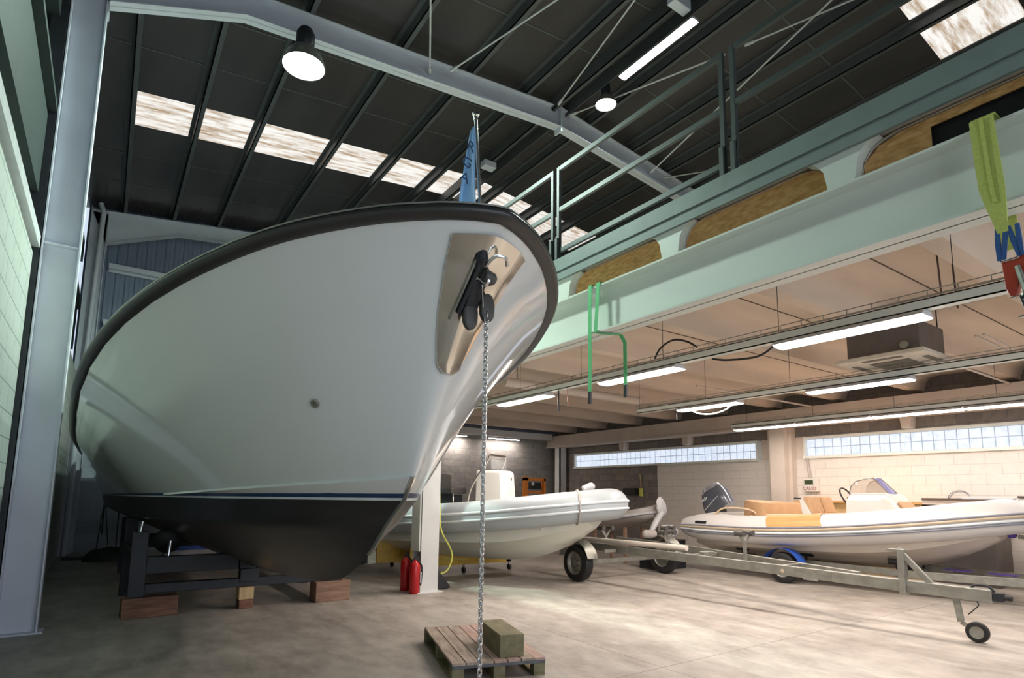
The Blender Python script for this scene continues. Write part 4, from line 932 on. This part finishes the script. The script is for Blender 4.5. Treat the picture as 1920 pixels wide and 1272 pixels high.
for k, lab in enumerate(('first tube light from the left in the long row over the glass blocks', 'second tube light in the long row over the glass blocks, over the pillar', 'third tube light in the long row over the glass blocks',
                         'fourth tube light in the long row over the glass blocks', 'rightmost tube light in the long row over the glass blocks')):
    tube_light((XC, ys-.73-k*1.5, TZ), 1.46, (0, 1, 0), lab, 'tube lights under the mezzanine', PWA*.36, M['tube'])
for x0, x1, lab in ((8.7, 9.5, 'left one of two thin tube lights on the far block wall'), (10.35, 11.6, 'right one of two thin tube lights on the far block wall')):
    rr_ = tube_light(((x0+x1)/2*1.02, 16.62, 3.40), x1-x0, (1, 0, 0), lab, 'thin tube lights on the far wall', 28, M['tube'], .09)
    MB().box((x0+x1)/2*1.02-.05, (x0+x1)/2*1.02+.05, 16.6, 16.64, 3.445, 3.49).build('mount', M['ltgrey'], rr_)
a_, b_ = roofpt(1180, 143, 8.62, 1), roofpt(1320, 35, 8.62, 1); 
tube_light((6.62, (a_.y+b_.y)/2, 8.52), a_.y-b_.y, (0, 1, 0), 'cool white tube light fixed high under the roof apex', None, 60, M['tubec'], .16)
solo(MB().box(6.2, 6.56, 4.95, 5.1, 8.66, 8.82), 'junction_box', M['frame'], 'lavender grey bracket box at the upper end of the roof tube light', 'box', bevel=.01)
solo(MB().box(6.25, 6.55, 10.2, 10.4, 8.66, 8.8), 'junction_box', M['frame'], 'lavender grey bracket box under the apex behind the flag', 'box', bevel=.01)

# light channels with wire cable trays
def channel(X, y0, y1, lab, lab2, z=3.125):
    mb = MB().box(X-.055, X+.055, y0, y1, z, z+.012).box(X-.055, X-.047, y0, y1, z, z+.09).box(X+.047, X+.055, y0, y1, z, z+.09).box(X-.055, X+.055, y0, y1, z+.08, z+.09)
    o = solo(mb, 'light_channel', M['alu'], lab, 'channel')
    t = MB()
    for dx in (-.09, .0, .09): t.bar((X+dx, y0+.1, z+.10), (X+dx, y1, z+.10), .007, .007)
    for dx in (-.09, .09): t.bar((X+dx, y0+.1, z+.145), (X+dx, y1, z+.145), .007, .007)
    y = y0+.15
    while y < y1:
        t.bar((X-.09, y, z+.10), (X+.09, y, z+.10), .006, .006)
        for dx in (-.09, .09): t.bar((X+dx, y, z+.10), (X+dx, y, z+.145), .006, .006)
        y += .22
    solo(t, 'cable_tray', M['galv'], lab2, 'cable tray')
    for yy in [y0+.6+1.55*k for k in range(int((y1-y0)/1.55)+1)]:
        if yy < y1: MB().bar((X-.04, yy, z+.09), (X-.04, yy, 4.0), .005, .005).build('hanger_rod', M['dark'], o)
channel(XA, YN+.5, 9.6, 'grey green light channel nearest the green beam', 'wire cable tray along the front light channel')
channel(XB, YN+.5, 8.0, 'grey green light channel below the air conditioner', 'wire cable tray along the middle light channel')
channel(XC, YN+.5, 8.35, 'light channel carrying the continuous row of tube lights', 'wire cable tray over the continuous row of tube lights')
for lab, P_ in (('black cable arching over the front light channel', [(5.62, 4.95, 3.24), (5.62, 4.85, 3.36), (5.62, 4.65, 3.42), (5.62, 4.45, 3.36), (5.62, 4.3, 3.26)]),
                ('black cable drooping under the front channel beside the largest tube light', [(5.7, 4.15, 3.1), (5.7, 3.95, 3.05), (5.7, 3.6, 3.02), (5.7, 3.42, 3.08), (5.7, 3.36, 3.16)]),
                ('white cable loop hanging below a tube light', [(8.6, 6.75, 3.05), (8.6, 6.55, 2.97), (8.6, 6.3, 2.94), (8.6, 6.05, 2.98), (8.6, 5.9, 3.06)])):
    solo(MB().tube(smoothpts(P_, 6), .012, 8), 'cable', M['label' if 'white' in lab else 'black'], lab, 'cable', smooth=True)
for i, (x, y, l) in enumerate(((5.72, 7.0, .34), (5.72, 6.78, .26), (8.62, 7.1, .2))):
    solo(MB().tube([(x, y, 3.14), (x, y, 3.12-l*.5), (x+.01, y, 3.12-l)], .012 if i != 1 else .006, 8), 'loose_cable', M['black' if i != 1 else 'redor'], ['short black cable end hanging from the front channel', 'thin reddish cable loop hanging from the front channel', 'short dark cable end hanging left of the looped tube light'][i], 'cable', smooth=True)
for x, lab in ((6.36, 'left one of two dark rods hanging above the largest tube light'), (6.50, 'right one of two dark rods hanging above the largest tube light')):
    y = 2.09 if x < 6.4 else 2.02
    solo(MB().bar((x-.1, y-.05, 3.28), (x, y, 3.98), .014, .014), 'hanger_rod', M['brown'], lab, 'rod', 'pair of dark rods by the largest tube light')
# ventilation ducts / pipes under the soffit
dp_ = solo(MB().tube([(6.0, 8.95, 3.60), (9.6, 8.95, 3.60)], .09, 14), 'duct_pipe', M['cream2'], 'cream round pipe under the soffit beyond the front channel', 'pipe', smooth=True)
for x in (6.3, 9.2): MB().bar((x, 8.95, 3.6), (x, 8.95, 4.0), .02, .02).build('hanger', M['galv'], dp_)
for y, lab in ((3.4, 'thin cream conduit running from the ceiling to the ledger beam right of the tube light'), (1.9, 'thin cream conduit nearest the right edge under the soffit'), (7.0, 'thin cream conduit running to the pillar head')):
    solo(MB().tube([(9.1, y, 3.60), (13.22, y, 3.60)], .02, 8), 'conduit', M['cream2'], lab, 'pipe', smooth=True)
solo(MB().tube([(8.8, 2.55, 3.55), (11.5, 2.55, 3.5)], .014, 8).tube([(8.8, 2.47, 3.55), (11.5, 2.47, 3.5)], .014, 8), 'refrigerant_pipes', M['cream2'], 'pair of thin pipes leaving the air conditioner to the right', 'pipe', smooth=True)
# air conditioner
ac = root('air_conditioner', (8.5, 3.32, 3.2), 'ceiling cassette air conditioner with dark casing and cream panel', 'air conditioner')
MB().box(8.08, 8.84, 2.9, 3.76, 3.28, 3.66).build('casing', M['acbox'], ac, bevel=.01)
MB().box(7.95, 9.0, 2.82, 3.86, 3.225, 3.28).build('panel', M['accr'], ac, bevel=.01)
MB().box(8.25, 8.7, 3.1, 3.56, 3.215, 3.226).build('intake_grille', M['acd'], ac)
for q in ((8.02, 8.1, 3.1, 3.56), (8.85, 8.93, 3.1, 3.56), (8.25, 8.7, 2.88, 2.95), (8.25, 8.7, 3.72, 3.79)):
    MB().box(q[0], q[1], q[2], q[3], 3.218, 3.226).build('air_vane', M['acd'], ac)
MB().lathe((8.08, 3.06, 3.36), (-1, 0, 0), [(0, 0), (.05, 0), (.05, .05), (0, .06)], 14).build('pipe_port', M['galv'], ac, smooth=True)
for x in (8.12, 8.8):
    for y in (2.95, 3.7): MB().bar((x, y, 3.66), (x, y, 3.94), .012, .012).build('hanger_rod', M['dark'], ac)
ac.location.z += .06

# ================================================================== SLINGS AND HOIST
def webbing(pts, w, th, side):
    sd = Vector(side).normalized(); rings = []
    wl = w if isinstance(w, list) else [w]*len(pts)
    P_ = [Vector(p) for p in pts]
    for i, p in enumerate(P_):
        t = (P_[min(i+1, len(P_)-1)]-P_[max(i-1, 0)]).normalized(); nn_ = t.cross(sd).normalized()
        rings.append([p-sd*wl[i]/2-nn_*th/2, p+sd*wl[i]/2-nn_*th/2, p+sd*wl[i]/2+nn_*th/2, p-sd*wl[i]/2+nn_*th/2])
    return MB().loft(rings)
ys_ = 1.06
sl1 = root('lifting_sling', (4.2, ys_, 3.0), 'wide yellow lifting sling looped over the green beam', 'sling')
webbing([(4.36, ys_, 3.0), (4.36, ys_, 3.4), (4.36, ys_, 3.74), (4.33, ys_, 3.76), (4.22, ys_, 3.765), (4.11, ys_, 3.765), (4.075, ys_, 3.74), (4.07, ys_-.01, 3.5), (4.07, ys_-.02, 3.3), (4.07, ys_-.03, 3.2), (4.075, ys_-.04, 3.1), (4.09, ys_-.045, 3.02)],
        [.09, .11, .115, .115, .115, .115, .115, .12, .12, .10, .07, .05], .008, (0, 1, 0)).build('webbing', M['ysl'], sl1)
webbing([(4.062, ys_, 3.74), (4.060, ys_-.01, 3.5), (4.060, ys_-.02, 3.3), (4.062, ys_-.03, 3.2)], .02, .004, (0, 1, 0)).build('stitched_seam', M['ysl'], sl1)
for k, (y, yb) in enumerate(((ys_-.01, ys_+.0), (ys_-.05, ys_-.02), (ys_-.06, ys_-.09), (ys_-.1, ys_-.10))):
    webbing([(4.09, y-.01, 3.05), (4.10, (y+yb)/2-.01, 2.96), (4.12, yb-.01, 2.87)], [.02, .026, .02], .012, (0, 1, 0)).build('sleeve', M['bsl'], sl1)
MB().tube([(4.12, ys_+.0, 2.88), (4.12, ys_-.02, 2.858), (4.12, ys_-.09, 2.862), (4.12, ys_-.11, 2.885)], .006, 8).build('shackle', M['chrome'], sl1, smooth=True)
ho = root('lifting_clamp', (4.14, .95, 2.7), 'red lifting beam hanging from the yellow sling at the right edge', 'hoist')
pl = [(1.045, 2.865), (.72, 2.90), (.72, 2.70), (.9, 2.735), (.975, 2.72), (.985, 2.67), (1.0, 2.645), (1.022, 2.655), (1.035, 2.70)]
MB().prism([(4.12, y, z) for y, z in pl], (.05, 0, 0)).build('body', M['redor'], ho, bevel=.005)
MB().box(4.112, 4.12, .86, .91, 2.79, 2.84).build('opening', M['black'], ho)
MB().lathe((4.11, .89, 2.815), (-1, 0, 0), [(0, 0), (.01, 0), (.01, .01), (0, .012)], 12).build('pin', M['label'], ho, smooth=True)
MB().bar((4.13, .975, 2.82), (4.12, .945, 2.66), .03, .03).bar((4.13, .95, 2.66), (4.12, .95, 2.60), .04, .035).build('shackle', M['galv'], ho, bevel=.008)
MB().bar((4.12, .962, 2.64), (4.12, .935, 2.52), .03, .035).build('hook_shank', M['dark'], ho, bevel=.006)
MB().tube([(4.12, .93, 2.53), (4.12, .925, 2.50), (4.12, .925, 2.45), (4.12, .93, 2.43)], [.008, .014, .014, .005], 10).build('hook_point', M['galv'], ho, smooth=True)
MB().cyl((4.12, .99, 2.52), (4.12, .90, 2.53), .007, 8).build('latch_pin', M['chrome'], ho, smooth=True)
MB().tube([(4.12, 1.02, 2.70-.06), (4.12, .96, 2.645)], .004, 6).build('safety_pin', M['chrome'], ho, smooth=True)
def gstrap(pts, lab, nm='ratchet_strap'):
    r = root(nm, pts[-1], lab, 'strap', 'green straps on the beam')
    webbing(pts, .05, .004, (0, 1, 0)).build('webbing', M['gsl'], r)
    p = Vector(pts[-1]); MB().box(p.x-.012, p.x+.012, p.y-.02, p.y+.02, p.z-.13, p.z).build('end_hook', M['dark'], r, bevel=.004)
gstrap([(4.2, 4.48, 3.735), (4.15, 4.48, 3.735), (4.09, 4.48, 3.73), (4.085, 4.48, 3.5), (4.085, 4.48, 3.2), (4.09, 4.485, 2.9), (4.09, 4.49, 2.58)], 'long green strap hanging left, in front of the beam')
gstrap([(4.2, 4.36, 3.735), (4.15, 4.36, 3.735), (4.095, 4.36, 3.73), (4.09, 4.37, 3.5), (4.09, 4.40, 3.2), (4.15, 4.37, 3.188), (4.34, 4.28, 3.188), (4.37, 4.25, 3.1), (4.37, 4.25, 2.65)], 'green strap passing under the beam and hanging behind it')

# ================================================================== FLOOR THINGS, FRONT
# pallet with a timber block
PA = R(-17)
pm = Matrix.Translation((2.42, 4.30, 0)) @ Matrix.Rotation(PA, 4, 'Z')
pr_ = root('pallet', (2.42, 4.30, 0), 'weathered wooden pallet on the floor in front', 'pallet', rz=PA)
ORG[pr_.name] = Vector((0, 0, 0)); PD = 1.36
xb = [0, .118, .236, .354, .472, .59, .70]
for i, x in enumerate(xb):
    MB().box(x+.003, x+.112 if i < 6 else .80, 0.0, PD, .122, .144).build('deck_board', M['pal_p' if i in (3, 4, 6) else 'pal'], pr_, bevel=.002, local=True)
for y in (0.0, PD/2-.05, PD-.1):
    MB().box(0, .80, y-(.006 if y == 0 else 0), y+.1, .1, .1215).build('cross_board', M['palnose' if y == 0 else 'pal'], pr_, bevel=.002, local=True)
for x in (0, .35, .70):
    for y in (0, PD/2-.05, PD-.1): MB().box(x, x+.10, y, y+.1, .022, .0995).build('spacer_block', M['greenw'], pr_, bevel=.003, local=True)
    MB().box(x, x+.10, 0, PD, 0, .0215).build('bottom_board', M['greenw'], pr_, bevel=.002, local=True)
bm_ = MB().box(-.107, .107, 0, .62, 0, .185).build('timber_beam', M['greenw'], None, bevel=.006)
bm_.location = pm @ Vector((.525, .06, .1445)); bm_.rotation_euler = (0, 0, PA+R(1)); tag(bm_, 'square greenish timber block lying on the pallet', 'block')
# fire extinguishers at the column
def extinguisher(x, y, lab, h=.42):
    r = root('fire_extinguisher', (x, y, 0), lab, 'fire extinguisher', 'fire extinguishers by the column')
    MB().lathe((x, y, 0), (0, 0, 1), [(0, .01), (.07, 0), (.078, .02), (.078, h), (.07, h+.04), (.035, h+.075), (.022, h+.085), (.022, h+.1), (0, h+.1)], 24).build('cylinder', M['red'], r, smooth=True)
    MB().box(x-.02, x+.05, y-.015, y+.015, h+.10, h+.13).box(x-.01, x+.06, y-.01, y+.01, h+.135, h+.15).build('valve', M['black'], r, bevel=.004)
    MB().tube(smoothpts([(x+.03, y-.02, h+.1), (x+.1, y-.03, h), (x+.1, y-.03, h-.2), (x+.095, y-.02, .12)], 5), .011, 8).build('hose', M['black'], r, smooth=True)
    MB().box(x+.06, x+.078, y-.075, y-.04, .16, .32).build('label', M['label'], r, bevel=.002)
    return r
extinguisher(3.98, 8.62, 'red fire extinguisher standing free left of the column'); extinguisher(3.985, 8.30, 'red fire extinguisher tight against the side of the column', .40)
# yellow hose and black wedge on the column
solo(MB().tube(smoothpts([(4.5, 8.59, 2.6), (4.52, 8.60, 1.7), (4.54, 8.60, 1.2), (4.59, 8.62, .9), (4.76, 8.62, .62), (4.80, 8.62, .45), (4.72, 8.62, .27), (4.58, 8.60, .22), (4.44, 8.59, .22)], 6), .014, 8), 'air_hose', M['hose'], 'yellow air hose hanging behind the white column', 'hose', smooth=True)
solo(MB().prism([(4.40, 8.42, 0.0), (4.68, 8.42, .02), (4.66, 8.42, .06), (4.42, 8.42, .34)], (0, .12, 0)), 'black_wedge', M['black'], 'black wedge leaning at the foot of the white column', 'wedge', bevel=.01)

# ================================================================== BETWEEN THE BOATS
dg = root('dinghy', (10.08, 10.0, 0), 'small grey covered dinghy between the two inflatables', 'dinghy')
dgr = []
def dw(u): return .56*(1-max(0, (u-.55)/.45)**2.2)**.5 if u < 1 else .02
for k in range(13):
    u = k/12; y = 11.0-u*2.05; zt = .98+.24*u**2; zb_ = .72+.30*u**2.6
    dgr.append([Vector((10.08+a*dw(u)+u*.1, y, z)) for a, z in ((-1, zt-.05), (-.8, zt+.06), (0, zt+.12), (.8, zt+.06), (1, zt-.05), (.8, lerp(zt, zb_, .6)), (0, zb_), (-.8, lerp(zt, zb_, .6)))])
MB().loft(dgr).build('cover', M['cover'], dg, smooth=True)
MB().tube([Vector((10.08-dw(k/10)+k/100, 11.0-k/10*2.05, .98+.24*(k/10)**2-.06)) for k in range(11)], .03, 8).build('rub_rail', M['ltgrey'], dg, smooth=True)
for yy in (10.6, 9.6):
    for xx in (9.8, 10.35): MB().bar((xx, yy, 0), (xx, yy, .80), .06, .06).build('support_post', M['wood'], dg)
cr8 = root('tool_crate', (9.85, 8.6, 0), 'dark crate on the floor under the grey fender', 'crate')
MB().box(9.46, 10.3, 8.32, 8.86, 0, .58).build('body', M['dark'], cr8, bevel=.01)
MB().box(9.44, 10.32, 8.30, 8.88, .58, .60).build('lid', M['brown'], cr8)
solo(MB().tube([(9.5, 8.80, .70), (9.53, 8.77, .70), (9.68, 8.62, .70), (9.71, 8.59, .70)], [.06, .098, .098, .06], 16), 'canister', M['cover'], 'grey cylinder lying just below the tilted motor leg', 'canister', smooth=True)
solo(MB().tube(smoothpts([(9.80, 8.62, .74), (9.86, 8.54, .755), (9.98, 8.44, .76), (10.1, 8.36, .75)], 4), [.06, .10, .13, .145, .15, .152, .155, .152, .15, .145, .13, .10, .06][:13], 14), 'fender', M['ltgrey'], 'light grey bag-like fender behind the stern of the white inflatable', 'fender', smooth=True)
pc_ = root('motor_support', (10.05, 8.78, .602), 'pale grey slanted strut with rounded propeller cover left of the dark motor', 'cover')
MB().tube(smoothpts([(9.72, 8.8, .66), (9.95, 8.84, .92), (10.16, 8.84, 1.16)], 4), [.05, .06, .06, .065, .07, .07, .07, .07, .07], 12).build('strut', M['ltgrey'], pc_, smooth=True)
rg_ = []
for w, dx, dz in ((.35, -.10, .17), (.85, -.05, .11), (1, .03, .02), (.85, .12, -.06), (.3, .2, -.12)):
    rg_.append([Vector((10.12+dx+.075*cos(a)*w, 8.84+.06*cos(a)*w, 1.26+dz+.15*sin(a)*w)) + Vector((.09*sin(a)*w, 0, 0)) for a in [2*pi*j/16 for j in range(16)]])
MB().loft(rg_).build('propeller_cover', M['ltgrey'], pc_, smooth=True)

# ================================================================== ALONG THE RIGHT WALL
cp = root('control_panel', (13.66, 7.33, 1.8), 'small wall control panel with green display and red lettering', 'control panel')
MB().box(13.62, 13.7, 7.16, 7.51, 1.66, 1.97).build('case', M['cons'], cp, bevel=.01)
MB().box(13.612, 13.622, 7.28, 7.48, 1.83, 1.93).build('display', M['lcd'], cp)
text('CALIO', .11, M['txt'], 'lettering', cp, Matrix.Translation((13.617, 7.37, 1.735)) @ Matrix.Rotation(R(-90), 4, 'Z') @ Matrix.Rotation(R(90), 4, 'X'))
solo(MB().tube([(13.66, 7.42, 2.46), (13.66, 7.36, 1.97)], .03, 8), 'wall_conduit', M['cover'], 'short grey conduit down to the control panel', 'pipe', smooth=True)
cb_ = root('cupboard', (12.9, 5.3, 0), 'low strand board cupboard by the right wall behind the console', 'cupboard')
MB().box(12.8, 13.6, 4.78, 7.2, 0, 1.42).build('body', M['cardb'], cb_); MB().box(12.75, 13.65, 4.75, 7.25, 1.42, 1.46).build('top', M['teak'], cb_)
cb2 = root('storage_bin', (12.9, 4.3, 0), 'dark open bin with brown lid beside the cupboard', 'bin')
MB().box(12.8, 13.6, 3.7, 4.7, 0, 1.42).build('body', M['acbox'], cb2); MB().box(12.7, 13.65, 3.68, 4.74, 1.5, 1.54).build('lid', M['brown'], cb2)
MB().box(12.72, 13.6, 3.72, 4.74, 1.42, 1.5).build('rim', M['cream2'], cb2)
wb = root('workbench', (13.2, 1.9, 0), 'pale wooden workbench with dark side at the right edge', 'workbench')
MB().box(12.4, 13.65, .4, 3.1, .92, 1.0).build('worktop', M['tan_s'], wb, bevel=.01); MB().box(12.5, 13.6, .5, 3.0, 0, .92).build('cabinet', M['brown'], wb)
tf = solo(MB().tube([Vector((12.75, 4.15+.17*cos(a), 1.5+.0+.17*sin(a))) for a in [pi*k/14 for k in range(15)]], .02, 8), 'wheel_rim', M['chrome'], 'chrome hoop showing above the bow tube in front of the bin', 'hoop', smooth=True)
fl_ = root('wall_brush', (13.65, 12.7, 1.5), 'yellowish brush hanging on the bare block wall', 'brush')
MB().cyl((13.66, 12.68, 1.75), (13.66, 12.72, 2.2), .015, 8).build('handle', M['woodl'], fl_, smooth=True); MB().box(13.62, 13.69, 12.62, 12.74, 1.5, 1.75).build('head', M['hose'], fl_, bevel=.01)
solo(MB().box(13.5, 13.7, 12.8, 13.3, 1.55, 1.75), 'wall_box', M['black'], 'black box on the bare block wall left of the brush', 'box')
og = root('gantry_stand', (11.3, 15.0, 0), 'orange steel stand near the far wall corner', 'stand')
MB().box(10.88, 11.0, 14.95, 15.1, 0, 2.08).box(11.62, 11.7, 14.95, 15.1, 0, 2.02).box(10.88, 11.7, 14.95, 15.1, 1.95, 2.04).box(11.0, 11.7, 15.0, 15.05, 1.55, 1.62).build('frame', M['orange'], og)
MB().box(11.15, 11.55, 15.0, 15.2, 1.68, 1.9).build('motor', M['black'], og); MB().lathe((11.2, 14.98, 1.85), (0, -1, 0), [(0, 0), (.06, 0), (0, .03)], 12).build('dial', M['label'], og)
solo(MB().box(7.0, 7.25, 15.9, 16.3, 0, 2.1), 'tall_locker', M['cons'], 'tall narrow white locker right behind the column', 'locker', bevel=.01)
solo(MB().box(9.9, 10.6, 15.6, 15.9, 1.75, 1.8).box(10.2, 10.25, 15.7, 15.8, 0, 1.75), 'tool_stand', M['dark'], 'thin dark shelf bracket between console and orange stand', 'shelf')

# ================================================================== FAR LEFT, UNDER AND BEHIND THE YACHT
for x, lab in ((.34, 'thin dark pole leaning on the far wall beside the work light'), (.52, 'rightmost thin dark pole leaning on the far wall')):
    solo(MB().cyl((x, 16.2, 0), (x, 16.84, 1.9), .014, 8), 'pole', M['black'], lab, 'pole', smooth=True)
wl_ = root('work_light', (.05, 16.2, 0), 'white-shaded work light on a thin black tripod at the far wall', 'lamp')
MB().lathe((.05, 16.2, 1.55), (0, 0, 1), [(0, 0), (.13, .0), (.12, .08), (.06, .18), (0, .2)], 18).build('head', M['cons'], wl_, smooth=True)
MB().cyl((.05, 16.2, .5), (.05, 16.2, 1.56), .012, 8).build('pole', M['black'], wl_, smooth=True)
for a in (0, 2.1, 4.2): MB().cyl((.05+.17*cos(a), 16.2+.17*sin(a), 0), (.05, 16.2, 1.3), .010, 8).build('leg', M['black'], wl_, smooth=True)
solo(MB().loft([[Vector((-.25+.95*u, 15.3+.2*cos(a)*w, .0+max(0, .30*w*sin(a)))) for a in [pi*j/10 for j in range(11)]] for u, w in ((0, .2), (.15, .8), (.5, 1), (.85, .9), (1, .3))]), 'tarpaulin_bundle', M['black'], 'black bundle on the floor by the far poles', 'bundle', smooth=True)
solo(MB().box(-.62, -.16, 15.75, 16.1, 0, .05), 'base_plate', M['black'], 'black flat strip on the floor at the far left column', 'plate')
solo(MB().loft([[Vector((-.55+.3*u, 15.9+.08*cos(a)*w, .05+.1*abs(sin(a))*w)) for a in [2*pi*j/10 for j in range(10)]] for u, w in ((0, .5), (.5, 1), (1, .6))]), 'rag', M['cover'], 'crumpled grey rag on the black strip at the far left column', 'rag', smooth=True)
bt = root('plastic_crate', (1.7, 15.0, 0), 'bright blue plastic crate seen under the yacht', 'crate')
MB().box(1.25, 2.3, 14.9, 15.4, .2, .46).build('body', M['bluep'], bt, bevel=.01); MB().box(1.29, 2.26, 14.88, 14.9, .30, .42).build('glow_band', M['blue_glow'], bt); MB().box(1.2, 2.35, 14.85, 15.45, 0, .2).build('tray', M['ltgrey'], bt)  # pale front band is painted as the light-blue glow under the hull
for x, y, s, lab in ((4.55, 12.4, .22, 'black engine block on the floor right of the yacht forefoot'),):
    mb = MB()
    for k in range(7): 
        a, b_, c_ = random.uniform(-s, s), random.uniform(-s, s), random.uniform(0, s*1.6)
        mb.box(x+a-s*.5, x+a+s*.5, y+b_-s*.4, y+b_+s*.4, max(0, c_-s*.2), c_+s*.7)
    mb.box(x-s, x+s, y-s*.7, y+s*.7, 0, s); solo(mb, 'machine_part', M['black'], lab, 'machine', bevel=.015)
